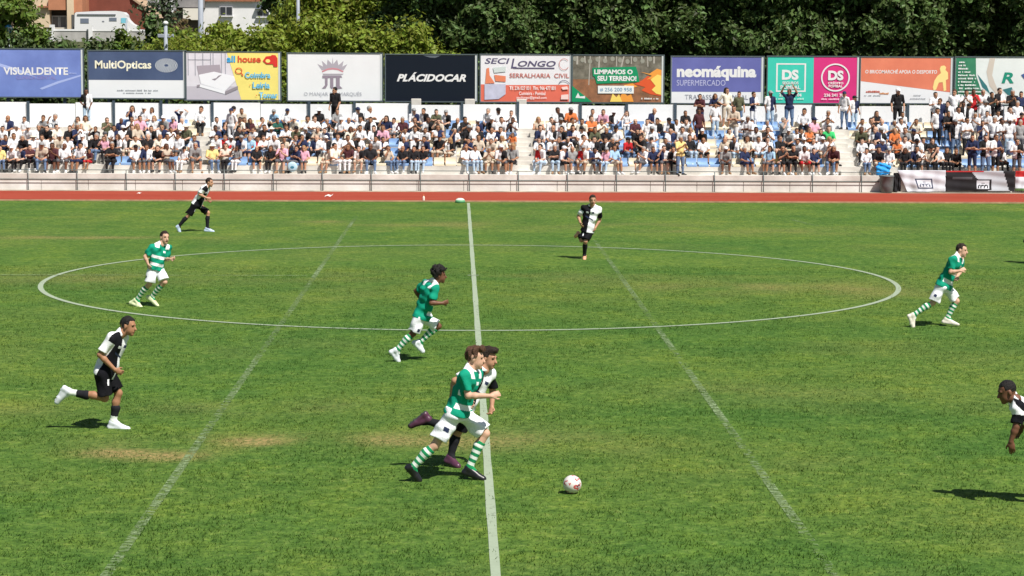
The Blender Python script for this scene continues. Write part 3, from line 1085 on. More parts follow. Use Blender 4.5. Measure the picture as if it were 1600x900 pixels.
        def cls_boot(C, hb=hb, un=un):
            return np.where((C - hb) @ un < 0.012, 1, 0)
        simple_mesh("boot", fl, [BOOTS[boots], BOOTS[boots] if boots in ('white', 'cream', 'lime', 'blue') else m_sole], root, cls_boot)
    # hair
    hs = dict(short=(0.081, 0.101, 0.096, 0.005), afro=(0.108, 0.118, 0.112, 0.020), thick=(0.087, 0.107, 0.106, 0.012), crop=(0.079, 0.099, 0.094, 0.0015))[hairstyle]
    fl = Field(r.hd - 0.26, r.hd + 0.26, 0.006)
    up0 = 0.036 if hairstyle != 'afro' else 0.055
    fl.ell(r.hd + r.U * (up0 - 0.006) - r.F * 0.018, (r.Lh, r.F, r.U), tuple(q * 1.10 for q in hs[:3]), 0)
    if hairstyle == 'thick':
        fl.ell(r.hd + r.U * 0.112 + r.F * 0.05, (r.Lh, r.F, r.U), (0.073, 0.055, 0.036), 0.02)
    fl.ripple(hs[3], 3, 75)
    X, Y, Z = fl.all()
    q = [X - r.hd[0], Y - r.hd[1], Z - r.hd[2]]
    ff = sum(q[i] * r.F[i] for i in range(3))
    uu = sum(q[i] * r.U[i] for i in range(3))
    fl.f = np.maximum(fl.f, np.minimum(ff - 0.034, 0.078 - uu).astype(np.float32))
    fl.f = np.maximum(fl.f, np.minimum(ff + 0.028, 0.020 - uu).astype(np.float32))
    fl.f = np.maximum(fl.f, (-0.055 - uu).astype(np.float32))
    simple_mesh("hair", fl, HAIRM[hair], root)
    return root


def hash_key(k):
    return sum(ord(c) * (i + 3) for i, c in enumerate(k))


player('P3', 'k', (1, -.30, -.18), 2, 0, 'short', 'white', "dark haired footballer in halved black and white shirt sprinting with one leg kicked back", 0.008, 0.9, sockw=True)
player('P4', 'g', (1, .05, -.08), 3, 0, 'afro', 'white', "green shirted footballer with a round black afro running beside the halfway line", 0.008)
player('P5', 'g', (1, -.15, -.15), 1, 1, 'thick', 'black', "brown haired footballer in green and white hoops with black boots running after the ball", 0.007, 1.25)
player('P6', 'k', (1, -.55, -.3), 0, 2, 'thick', 'plum', "footballer in black and white shirt half hidden behind the green player chasing the ball", 0.008)
player('P8', 'g', (1, -.6, -.15), 1, 2, 'short', 'cream', "green shirted footballer with cream boots turning just outside the centre circle", 0.009)
player('P2', 'g', (.75, -1, -.1), 1, 2, 'short', 'lime', "footballer in green and white hooped shirt jogging inside the left of the centre circle", 0.009, 1.0)
player('P1', 'k', (1, -.25, -.1), 0, 2, 'short', 'blue', "black and white footballer with pale blue boots running near the far running track", 0.011)
player('P7', 'k', (.1, -1, -.1), 0, 2, 'short', 'peach', "footballer in halved shirt and peach boots running straight towards the viewer", 0.010, 0.8)
player('P9', 'k', (-1, -.1, -.35), 3, 0, 'crop', 'black', "dark skinned footballer leaning forward, cut off by the right edge of the photo", 0.008, 0.5)
player('P7', 'k', (-.4, -1, -.1), 0, 2, 'short', 'black', "footballer standing just past the right edge whose shadow falls on the grass", 0.012, offset=(14.66, 4.55))


# ------------------------------------------------------------------ ball and small things on the grass
def make_ball():
    X0, Y0b = gp(894, 771)
    rr = 0.113
    nu, nv = 48, 32
    V = [(0, 0, rr)]
    for j in range(1, nv):
        th = math.pi * j / nv
        for i in range(nu):
            ph = 2 * math.pi * i / nu
            V.append((rr * math.sin(th) * math.cos(ph), rr * math.sin(th) * math.sin(ph), rr * math.cos(th)))
    V.append((0, 0, -rr))
    V = np.array(V)
    F = []
    for i in range(nu):
        F.append((0, 1 + i, 1 + (i + 1) % nu))
        o = 1 + (nv - 2) * nu
        F.append((o + (i + 1) % nu, o + i, len(V) - 1))
    for j in range(nv - 2):
        for i in range(nu):
            a, b2 = 1 + j * nu + i, 1 + j * nu + (i + 1) % nu
            F.append((a, a + nu, b2 + nu, b2))
    me = bpy.data.meshes.new("ball")
    me.from_pydata([tuple(v) for v in V], [], F)
    for m in (mat("ball_white", (0.74, 0.68, 0.66), 0.35, spec=0.5), mat("ball_red_print", (0.50, 0.085, 0.085), 0.35, spec=0.5), mat("ball_dark_print", (0.10, 0.02, 0.05), 0.35, spec=0.5)):
        me.materials.append(m)
    icos = [nrm(q) for q in ((0.2, -1, 0.25), (-.9, -.4, .2), (.9, -.2, -.3), (.1, -.2, 1), (.2, .9, .3), (-.3, -.5, -.9), (.7, .6, .5), (-.6, .7, -.3))]
    for p in me.polygons:
        d = nrm(np.array(p.center))
        mi = 0
        for q, ic in enumerate(icos):
            ang = math.degrees(math.acos(max(-1, min(1, float(d @ ic)))))
            e1 = nrm(np.cross(ic, (0.3, 0.2, 1)))
            ph = math.atan2(float(d @ np.cross(ic, e1)), float(d @ e1))
            lim = 24 + 7 * math.sin(3 * ph + q)
            if lim - 9 < ang < lim + 2.5 and math.sin(ph * 1.5 + q * 1.3) > -0.55:
                mi = 1
            if ang < 15 and q % 2 == 0 and math.sin(ph * 3 + q) > -0.2:
                mi = 2
        p.material_index = mi
        p.use_smooth = True
    o = link("ball", me, None, (X0, Y0b, rr))
    o.rotation_euler = (0.3, 0.2, 0.5)
    tag(o, "white football with red and dark printing rolling on the grass", "ball")


make_ball()
p = gp(719, 317)
g = MB()
g.lathe([(0.19, 0.0), (0.185, 0.05), (0.165, 0.10)], mi=1)
g.lathe([(0.165, 0.10), (0.13, 0.14), (0.07, 0.165), (0.004, 0.17)], mi=0, caps=False)
o = g.build("marker_dome", [mat("dome_white", (0.62, 0.68, 0.60), 0.6), mat("dome_green", (0.10, 0.30, 0.14), 0.6)], None, (p[0], p[1] + 0.12, 0))
tag(o, "low white and green dome marker where the halfway line meets the track", "marker")
p = gp(662, 314)
g = MB()
g.lathe([(0.04, 0), (0.042, 0.02), (0.042, 0.13), (0.03, 0.16), (0.016, 0.18)], mi=0, seg=12)
g.lathe([(0.018, 0.18), (0.018, 0.215), (0.01, 0.225)], mi=1, seg=12)
o = g.build("water_bottle", [mat("bottle_plastic", (0.78, 0.72, 0.62), 0.4), mat("bottle_cap", (0.7, 0.25, 0.08), 0.4)], None, (p[0], p[1], 0.004))
tag(o, "small white water bottle with an orange cap standing at the track edge", "bottle")
for (px, py, lb) in ((513, 308, "crumpled white paper scrap lying on the red track left of the halfway line"), (217, 303, "tiny pale paper scrap lying on the track at the far left")):
    p = gp(px, py)
    g = MB()
    pts = [(-.16, -.05, .01), (-.04, -.06, .06), (.08, -.02, .02), (.17, .03, .08)]
    top = [(x + .03, y + .16, z + .05) for x, y, z in pts]
    for i in range(3):
        g.quad([pts[i], pts[i + 1], top[i + 1], top[i]])
    o = g.build("paper_scrap", mat("paper", (0.75, 0.70, 0.66), 0.8), None, (p[0], p[1], 0.004))
    o.scale = (0.9, 0.9, 0.9) if px > 300 else (0.5, 0.5, 0.5)
    tag(o, lb, "litter")

# ------------------------------------------------------------------ billboards
YBD = 42.6
FONT_SCALE = {}


def lit(name, c, rough=0.45, var=0.0, scale=0.7, dark=None):
    return mat(name, c, rough, var, scale, bump=0.35, bump_scale=1.6, dark=dark, spec=0.3)


class Board:
    def __init__(self, x0, x1, y0, y1, label, panel, frame=(0.62, 0.66, 0.66)):
        a, b2 = at(x0, y1, YBD), at(x1, y1, YBD)
        t1, t2 = at(x0, y0, YBD), at(x1, y0, YBD)
        self.z0, self.z1 = (a[2] + b2[2]) / 2, (t1[2] + t2[2]) / 2
        self.x0, self.x1 = a[0], b2[0]
        self.px = (x0, x1, y0, y1)
        self.o = np.array([(self.x0 + self.x1) / 2, YBD, 2.2])
        self.root = empty("billboard", self.o, label, "billboard", "advertising boards above the stand")
        self.lay = 0
        lx0, lx1 = self.x0 - self.o[0], self.x1 - self.o[0]
        g = MB()
        g.box(lx0, lx1, 0.0, 0.06, self.z0 - 2.2, self.z1 - 2.2)
        g.build("panel", panel, self.root)
        g = MB()
        w = 0.05
        za, zb = self.z0 - 2.2, self.z1 - 2.2
        for q in ((lx0 - w, lx0 - .002, za - w, zb + w), (lx1 + .002, lx1 + w, za - w, zb + w), (lx0, lx1, za - w, za - .002), (lx0, lx1, zb + .002, zb + w)):
            g.box(q[0], q[1], -0.02, 0.08, q[2], q[3])
        g.build("frame", mat("board_frame_steel", (0.10, 0.13, 0.14), 0.5, metal=0.2), self.root)
        g = MB()
        g.box(lx1 - 0.075, lx1 - 0.005, -0.016, -0.002, za + 0.01, zb - 0.01)
        g.build("edge_strip", mat("board_edge_strip", frame, 0.5), self.root)
        for q in (0.2, 0.8):
            xx = lx0 + (lx1 - lx0) * q
            g = MB()
            g.box(xx - 0.06, xx + 0.06, 0.085, 0.2, -0.5, zb)
            g.build("post", m_post, self.root)

    def loc(self, px, py):
        x0, x1, y0, y1 = self.px
        return (self.x0 + (self.x1 - self.x0) * (px - x0) / (x1 - x0) - self.o[0], self.z0 + (self.z1 - self.z0) * (y1 - py) / (y1 - y0) - 2.2)

    def next(self):
        self.lay += 1
        return -0.003 * self.lay

    def polys(self, name, lst, m):
        """flat printed shapes in photo coordinates, one mesh"""
        y = self.next()
        g = MB()
        for pts in lst:
            q = [self.loc(*p) for p in pts]
            ar = sum(q[i][0] * q[(i + 1) % len(q)][1] - q[(i + 1) % len(q)][0] * q[i][1] for i in range(len(q)))
            if ar < 0:
                q = q[::-1]
            g.quad([(x, y, z) for x, z in q])
        return g.build(name, m, self.root)

    def rect(self, name, x0, x1, y0, y1, m):
        return self.polys(name, [[(x0, y1), (x1, y1), (x1, y0), (x0, y0)]], m)

    def ring(self, name, cx, cy, rx, ry, t, m, n=40, a0=0, a1=360):
        y = self.next()
        g = MB()
        for i in range(n):
            aa = [math.radians(a0 + (a1 - a0) * q / n) for q in (i, i + 1)]
            P = [self.loc(cx + (rx - d) * math.cos(a), cy - (ry - d) * math.sin(a)) for a, d in ((aa[0], 0), (aa[1], 0), (aa[1], t), (aa[0], t))]
            g.quad([(x, y, z) for x, z in P])
        return g.build(name, m, self.root)

    def disc(self, cx, cy, rx, ry, n=28):
        return [(cx + rx * math.cos(2 * math.pi * i / n), cy + ry * math.sin(2 * math.pi * i / n)) for i in range(n)]

    def text(self, s, x0, x1, y0, y1, m, bold=0.0, shear=0.0, name="lettering"):
        cu = bpy.data.curves.new("text", 'FONT')
        cu.body = s
        cu.size = 1.0
        cu.offset = bold
        cu.shear = shear
        cu.resolution_u = 3
        to = bpy.data.objects.new("text", cu)
        col.objects.link(to)
        bpy.context.view_layer.update()
        me = bpy.data.meshes.new_from_object(to.evaluated_get(bpy.context.evaluated_depsgraph_get()))
        bpy.data.objects.remove(to)
        bpy.data.curves.remove(cu)
        n = len(me.vertices)
        co = np.empty(n * 3, np.float32)
        me.vertices.foreach_get("co", co)
        co = co.reshape(-1, 3)
        lo, hi = co.min(0), co.max(0)
        (ax, az), (bx, bz) = self.loc(x0, y1), self.loc(x1, y0)
        y = self.next()
        out = np.empty_like(co)
        out[:, 0] = ax + (co[:, 0] - lo[0]) / (hi[0] - lo[0]) * (bx - ax)
        out[:, 2] = az + (co[:, 1] - lo[1]) / (hi[1] - lo[1]) * (bz - az)
        out[:, 1] = y
        me.vertices.foreach_set("co", out.ravel())
        me.materials.clear()
        me.materials.append(m)
        me.update()
        return link(name, me, self.root)

    def fine(self, x0, x1, y0, y1, m, seed=1, name="fine_print"):
        """small print too fine to read: a broken run of tiny strokes"""
        r = random.Random(seed)
        L, x = [], x0
        while x < x1:
            w = r.uniform(0.8, 2.2)
            if r.random() > 0.14:
                t = r.uniform(0, 0.35) * (y1 - y0)
                L.append([(x, y1), (min(x + w, x1), y1), (min(x + w, x1), y0 + t), (x, y0 + t)])
            x += w + 0.55
        return self.polys(name, L, m)


W = lit("print_white", (0.80, 0.80, 0.80))
# 1 lilac board
B = Board(-18, 130, 77, 151, "lilac blue billboard with white capital lettering, leftmost above the stand", lit("print_lilac", srgb(122, 142, 204), 0.45, 0.14, 0.55, dark=srgb(104, 122, 186)))
B.polys("swirl", [[(62, 138), (90, 127), (128, 116), (128, 118.5), (92, 130), (66, 140)], [(-10, 96), (30, 108), (60, 122), (40, 116), (0, 104)]], lit("print_pale_lilac", srgb(170, 185, 232)))
B.text("VISUALDENTE", 6, 107, 105, 117, W, 0.028)
B.text("CLINICA DENTAL", 26, 88, 118.5, 124, lit("print_violet", srgb(150, 140, 195)), 0.0)
B.fine(108, 120, 113, 115, lit("print_pale_lilac", (0, 0, 0)), 3)
# 2 slate and white
B = Board(139, 290, 80, 153, "billboard half slate blue and half white with a dotted eye emblem", lit("print_white_panel", (0.82, 0.83, 0.85), 0.45, 0.03, 0.6))
B.rect("slate_field", 139, 286.5, 80, 125, lit("print_slate", srgb(78, 92, 122), 0.4, 0.2, 0.6, dark=srgb(66, 80, 112)))
B.text("MultiOpticas", 149, 237, 94.5, 111, lit("print_cream", srgb(240, 236, 212)), 0.026)
dots = []
for rg in range(6):
    f_ = 0.26 + rg * 0.142
    nd = 12 + rg * 5
    for i in range(nd):
        a = 2 * math.pi * (i + 0.5 * (rg % 2)) / nd
        dots.append(B.disc(260.5 + 17.2 * f_ * math.cos(a), 102 + 10.6 * f_ * math.sin(a), 0.95, 0.75, 8))
B.polys("emblem", dots, lit("print_pale_grey", srgb(208, 214, 220)))
B.fine(183, 247, 140, 142.3, lit("print_mid_grey", srgb(150, 154, 160)), 5)
B.fine(193, 236, 144.5, 146, lit("print_mid_grey", (0, 0, 0)), 6)
# 3 bedroom and yellow
B = Board(290, 438, 82, 156, "billboard with a bedroom picture and a yellow field with town names", lit("print_room", srgb(222, 218, 226), 0.45, 0.08, 1.0))
B.rect("room_floor", 290.5, 388, 135, 155.8, lit("print_room_floor", srgb(196, 190, 200)))
B.polys("yellow_field", [[(355, 82.3), (436, 82.3), (436, 155.8), (377, 155.8), (362, 106)]], lit("print_yellow", srgb(244, 226, 128), 0.45, 0.06, 0.8))
B.polys("window_bars", [[(x, 83), (x + 1.2, 83), (x + 1.2, 118), (x, 118)] for x in (294, 305, 317, 329, 333, 346, 352)] + [[(294, 93), (330, 93), (330, 94), (294, 94)]], lit("print_grey_line", srgb(165, 165, 176)))
B.polys("headboard", [[(308, 103), (344, 101), (346, 116), (311, 118)]], lit("print_mauve_grey", srgb(172, 162, 172)))
B.polys("bed", [[(311, 117), (335, 112), (366, 119), (368, 126), (352, 142), (314, 131)], [(312, 131), (352, 142), (351, 147), (312, 136)]], lit("print_bed_white", srgb(240, 240, 245)))
B.polys("bed_print", [[(331, 124), (338, 122), (342, 118), (347, 117), (336, 126)], [(352, 143), (372, 134), (372, 139), (352, 148)], [(308, 133), (313, 132), (312, 136), (308, 137)]], lit("print_bed_shade", srgb(150, 142, 150)))
B.text("all", 355, 368, 87, 97.5, lit("print_sky", srgb(70, 170, 225)), 0.03)
B.text("house", 372, 408, 87, 97.5, lit("print_red_orange", srgb(222, 92, 60)), 0.03)
B.polys("house_emblem", [[(411, 95), (416, 88), (424, 87), (425, 85.5), (431, 86), (434, 91), (434, 104), (428, 104), (427, 100), (417, 100)]], lit("print_red", srgb(216, 58, 52)))
B.polys("emblem_mark", [B.disc(419, 95, 3.6, 2.8)], lit("print_yellow", (0, 0, 0)))
B.ring("magnifier", 373.5, 110.5, 5.6, 5.0, 1.3, lit("print_red_orange", (0, 0, 0)), 24)
B.polys("magnifier_handle", [[(377, 115), (378.4, 114), (381, 117.5), (379.5, 118.5)]], lit("print_red_orange", (0, 0, 0)))
for t_, xa, xb, ya, yb in (("Coimbra", 383, 423, 112.5, 122), ("Leiria", 395, 422, 128, 138), ("Tomar", 405, 434, 144, 153.5)):
    B.polys("bullet", [B.disc(xa - 4, (ya + yb) / 2, 0.9, 0.9, 8)], lit("print_red_orange", (0, 0, 0)))
    B.text(t_, xa, xb, ya, yb, lit("print_sky_text", srgb(110, 190, 232)), 0.03)
# 4 white with crown and M
B = Board(450, 597, 84, 157, "plain white billboard with a grey crowned letter and thin name below", lit("print_white_panel", (0, 0, 0)))
gm = lit("print_silver_mauve", srgb(176, 170, 180))
B.polys("crown", [[(503, 110), (496, 100), (505, 104), (503, 95), (511, 102), (512, 93), (519, 100), (520, 89), (521, 100), (527, 93), (529, 102), (537, 95), (535, 104), (543, 100), (537, 110), (520, 106)]], gm)
B.polys("crown_band", [[(503, 111), (512, 107), (520, 106), (528, 107), (537, 111), (536, 113), (528, 109.5), (520, 108.5), (512, 109.5), (504, 113)]], lit("print_rose", srgb(208, 140, 150)))
B.polys("crown_base", [[(504, 115), (537, 115), (535, 117), (506, 117)]], gm)
B.polys("letter_m", [[(504, 118), (533, 118), (535, 121), (531, 121), (531, 134), (535, 138), (528, 139), (525, 136), (525, 121.5), (521, 121.5), (521, 137), (518, 139), (516, 136), (516, 121.5), (512, 122), (512, 133), (509, 138), (503, 138.5), (508, 133), (508, 122), (504, 122)]], lit("print_mauve", srgb(150, 138, 152)))
B.text("O MANJAR DO MARQUÊS", 475, 565, 142.5, 151.5, lit("print_grey_thin", srgb(176, 178, 186)), -0.004)
# 5 near black
B = Board(603, 745, 86, 158, "near black billboard with white slanted capital lettering", lit("print_ink", srgb(20, 27, 40), 0.35))
B.text("PLÁCIDOCAR", 620, 728, 113, 127.5, W, 0.04, 0.32)
B.polys("crease", [[(660, 86.5), (689, 86.5), (680, 90.5), (672, 90)]], lit("print_crease_grey", srgb(96, 104, 112)))  # small grey triangle at the top edge
# 6 white above salmon
B = Board(751, 893, 86, 159, "billboard with white upper half and salmon lower half for metalwork", lit("print_white_panel2", (0.79, 0.79, 0.82)), (0.70, 0.5, 0.45))
sal = lit("print_salmon", srgb(224, 112, 92), 0.45, 0.08, 0.8)
B.polys("salmon_field", [[(751.3, 132), (775, 132), (791, 133), (889, 132), (889, 158.7), (751.3, 158.7)]], sal)
pg = lit("print_purple_grey", srgb(92, 86, 116))
B.text("SECI", 757, 796, 91, 100, pg, 0.02, 0.22)
B.text("L", 798, 807, 91.5, 107, pg, 0.02, 0.22)
B.text("ONGO", 809, 868, 95, 104, pg, 0.02, 0.22)
B.polys("underline", [[(802, 105.5), (866, 105.5), (866, 107.3), (802, 107.3)]], pg)
B.text("SERRALHARIA  CIVIL", 796, 889, 114.5, 121.5, lit("print_rust", srgb(196, 120, 112)), 0.012)
B.polys("house_drawing", [[(758, 131), (760, 107), (764, 106), (765, 118), (773, 130)], [(772, 117), (790, 119), (790, 128), (774, 127)]], lit("print_orange_roof", srgb(226, 134, 100)))
B.polys("gate_drawing", [[(770, 106), (790, 104), (790, 112), (772, 114)]], lit("print_pale_sage", srgb(206, 216, 214)))
B.polys("photo_inset", [[(757, 131.5), (790, 131.5), (790, 147), (779, 155), (757, 156)]], lit("print_pale_steel", srgb(196, 196, 216), 0.45, 0.12, 3))
B.ring("figure_drawing", 881, 100, 8, 9, 0.8, lit("print_rust", (0, 0, 0)), 18, 40, 330)
B.ring("arc_drawing", 881, 133, 9, 8, 1.0, pg, 14, 15, 160)
B.text("Tlf. 236 027 031  Tlm. 966 477 801", 796, 868, 134.5, 140.5, W, 0.015)
B.text("Cumieira - Pombal", 811, 852, 143, 148.5, W, 0.015)
B.text("secilongo@gmail.com", 807, 854, 150, 155.5, W, 0.01)
B.polys("white_marks", [[(877, 136), (886, 134.5), (888, 139), (879, 140)], [(877, 148), (888, 147), (888, 155), (876, 155)]], lit("print_pink_white", srgb(244, 214, 208)))
# 7 forest and flames
B = Board(893, 1036, 87, 160, "billboard with a burning forest picture and green slogan labels", lit("print_forest", srgb(120, 116, 104), 0.45, 0.35, 3.2, dark=srgb(84, 80, 70)))
B.rect("forest_floor", 893.3, 1033, 124, 159.6, lit("print_earth", srgb(158, 108, 76), 0.45, 0.22, 3.0, dark=srgb(118, 86, 66)))
B.polys("forest_print", [[(x, 88), (x + w, 88), (x + w - s_, yb), (x - s_, yb)] for x, w, s_, yb in ((900, 3, 0, 101), (912, 2, -1, 99), (921, 1.5, 2, 133), (935, 2.4, 1, 106), (944, 3, 0, 96), (962, 1.5, 0, 104), (973, 2.2, 4, 105), (985, 1.6, 0, 100), (1001, 2, 0, 99), (1010, 1.6, -1, 104), (1020, 2.5, 0, 99))], lit("print_bark", srgb(176, 172, 162)))
B.polys("foliage_marks", [B.disc(898 + i * 11.7, 92 + (i * 7 % 5), 3.5, 4.0, 9) for i in range(11)], lit("print_sage_marks", srgb(150, 150, 138)))
B.polys("flame_red", [[(990, 131), (1002, 126), (1012, 118), (1019, 122), (1033, 114), (1033, 150), (1016, 147), (1002, 141), (1008, 136)]], lit("print_flame_red", srgb(222, 92, 52)))
B.polys("flame_orange", [[(1000, 112), (1014, 115), (1026, 107), (1033, 109), (1033, 124), (1020, 122), (1010, 124), (1018, 118)], [(974, 133), (988, 130), (996, 135), (986, 138)], [(966, 159), (973, 142), (980, 150), (986, 147), (990, 159)]], lit("print_flame_orange", srgb(240, 160, 70)))
B.polys("flame_yellow", [[(1016, 124), (1027, 116), (1033, 118), (1033, 148), (1025, 146), (1018, 140), (1024, 134)], [(953, 159), (957, 146), (963, 152), (967, 147), (972, 159)], [(966, 137), (977, 133), (984, 136), (976, 140)]], lit("print_flame_yellow", srgb(246, 216, 110)))
gl = lit("print_label_green", srgb(24, 146, 98))
B.polys("label", [[(925, 106), (993, 104), (996, 113), (999, 128), (932, 131), (929, 120), (926, 119)]], gl)
B.text("LIMPAMOS O", 928, 988, 108.5, 116, W, 0.04)
B.text("SEU TERRENO!", 933, 994, 118.5, 126.5, W, 0.04)
B.rect("number_label", 934, 990, 134, 146, lit("print_label_white", srgb(236, 238, 236)))
B.text("# 256 200 958", 937, 987, 137, 143.5, lit("print_steel_blue", srgb(96, 142, 176)), 0.01)
B.polys("corner", [[(893.5, 134), (925, 159.3), (893.5, 159.3)]], gl)
B.polys("corner_mark", [[(899, 153), (903, 145), (906, 151), (914, 150), (914, 154)]], W)
B.fine(1002, 1031, 152.5, 155, lit("print_label_white", (0, 0, 0)), 9)
# 8 periwinkle
B = Board(1049, 1192, 89, 161, "periwinkle billboard with rounded white lettering and a white foot strip", lit("print_white_panel", (0, 0, 0)))
B.rect("periwinkle_field", 1049.3, 1188.5, 89.3, 143.5, lit("print_periwinkle", srgb(106, 110, 172), 0.45, 0.1, 0.7, dark=srgb(96, 100, 162)))
B.text("neomáquina", 1057, 1181, 103, 126, W, 0.05)
B.text("SUPERMERCADO", 1057, 1133, 125, 134, lit("print_lavender", srgb(190, 192, 224)), 0.0)
B.text("TRAVASSO - POMBAL", 1070, 1169, 148, 155.5, lit("print_grey_text", srgb(140, 142, 154)), -0.005)
# 9 teal and pink
B = Board(1199, 1341, 89, 161, "billboard split into a turquoise square sign and a pink round sign", lit("print_turquoise", srgb(66, 202, 180), 0.45, 0.05, 0.8))
B.rect("pink_field", 1270.5, 1338, 89.3, 160.7, lit("print_pink", srgb(216, 56, 128), 0.45, 0.06, 0.8))
B.polys("square_outline", [[(1212, 99), (1258.5, 99), (1258.5, 101.2), (1212, 101.2)], [(1212, 141.5), (1258.5, 141.5), (1258.5, 143.7), (1212, 143.7)], [(1212, 101.2), (1214.4, 101.2), (1214.4, 141.5), (1212, 141.5)], [(1256.1, 101.2), (1258.5, 101.2), (1258.5, 141.5), (1256.1, 141.5)]], W)
B.text("DS", 1221, 1247, 109, 125, W, 0.05)
B.text("SEGUROS", 1222, 1247, 127.5, 132, W, 0.03)
B.text("POMBAL", 1219, 1250, 133.5, 139.5, W, 0.03)
B.text("236 207 704", 1217, 1252, 146, 151, W, 0.03)
B.fine(1212, 1256, 153, 156, lit("print_mint", srgb(190, 240, 228)), 12)
B.ring("round_outline", 1304.5, 121, 22.5, 22, 2.3, W, 48)
B.text("DS", 1293, 1317, 110, 125.5, W, 0.05)
B.text("CRÉDITO", 1293, 1317, 127, 131.5, W, 0.03)
B.text("POMBAL", 1294, 1316, 132.5, 136.5, W, 0.03)
B.text("236 241 700", 1287, 1321, 146, 151, W, 0.03)
B.fine(1283, 1325, 153, 156, lit("print_rose_white", srgb(246, 200, 222)), 13)
# 10 salmon orange
B = Board(1344, 1487, 90, 161, "billboard with an orange field, white slogan and a pale striding figure", lit("print_white_panel", (0, 0, 0)), (0.7, 0.55, 0.5))
B.polys("orange_field", [[(1344.3, 90.3), (1484, 90.3), (1484, 144), (1344.3, 127)]], lit("print_orange", srgb(224, 132, 104), 0.45, 0.1, 0.7, dark=srgb(216, 120, 94)))
B.text("O BRICOMARCHÉ APOIA O DESPORTO", 1351, 1463, 108, 115, W, 0.02, 0.1)
B.polys("figure", [[(1462, 121), (1464, 118), (1469, 114), (1467, 107), (1469, 103), (1474, 102), (1477, 105), (1476, 109), (1480, 113), (1480.5, 123), (1477, 125), (1478, 141), (1474, 142), (1472, 128), (1466, 129), (1462, 140), (1458, 141), (1457, 136), (1459, 126)]], lit("print_straw", srgb(246, 222, 146)))
B.fine(1350, 1374, 141.5, 145, lit("print_brick_text", srgb(196, 96, 76)), 15)
B.fine(1374, 1388, 144.5, 147.5, lit("print_orange_text", srgb(214, 140, 80)), 16)
B.fine(1350, 1376, 148.5, 150, lit("print_mid_grey", (0, 0, 0)), 17)
B.fine(1427, 1438, 148, 149.5, lit("print_mid_grey", (0, 0, 0)), 18)
B.fine(1422, 1446, 153, 154.5, lit("print_mid_grey", (0, 0, 0)), 19)
# 11 green and white, runs out of the frame
B = Board(1492, 1640, 90, 163, "green and white billboard with a large letter, rightmost above the stand", lit("print_mist", srgb(224, 230, 228), 0.45, 0.05, 0.8))
B.polys("green_field", [[(1492.3, 90.3), (1523, 90.3), (1524, 118), (1532, 140), (1545, 156), (1560, 162.7), (1492.3, 162.7)]], lit("print_forest_green", srgb(64, 132, 98), 0.45, 0.12, 0.6, dark=srgb(44, 116, 90)))
B.polys("curves", [[(1545, 90.4), (1553, 90.4), (1549, 118), (1557, 138), (1575, 156), (1560, 152), (1545, 134), (1540, 112)]], lit("print_sand", srgb(206, 196, 184)))
B.polys("dark_wedges", [[(1526, 116), (1541, 134), (1547, 147), (1534, 136)], [(1566, 140), (1580, 136), (1586, 150), (1574, 148)]], lit("print_teal_dark", srgb(60, 120, 124)))
B.text("R", 1564, 1583, 113, 130, lit("print_teal", srgb(34, 142, 118)), 0.03, 0.2)
B.polys("navy_dash", [[(1594, 117), (1606, 111), (1610, 117), (1599, 123)]], lit("print_navy_dash", srgb(70, 96, 150)))
for i, (xa, xb) in enumerate(((1497, 1506), (1496, 1507), (1496, 1511), (1496, 1515), (1496, 1522), (1496, 1524), (1496, 1522), (1496, 1524), (1496, 1529), (1496, 1532), (1496, 1526), (1496, 1532))):
    B.fine(xa, xb, 96 + i * 5.1, 98.6 + i * 5.1, lit("print_label_white", (0, 0, 0)), 20 + i)

# concrete blocks and clutter in the gap between the wall and the boards
for (px, lb) in ((650, "concrete block standing in the gap under the black billboard"), (734, "concrete block standing between the black and the salmon billboards"), (815, "concrete block standing in the gap under the metalwork billboard")):
    a = at(px, 160, 41.6)
    g = MB()
    g.box(-0.21, 0.21, -0.15, 0.15, 0, 1.42, bev=0.02)
    tag(g.build("concrete_block", m_conc, None, (a[0], 41.9, 2.1)), lb, "block", "concrete blocks behind the wall")

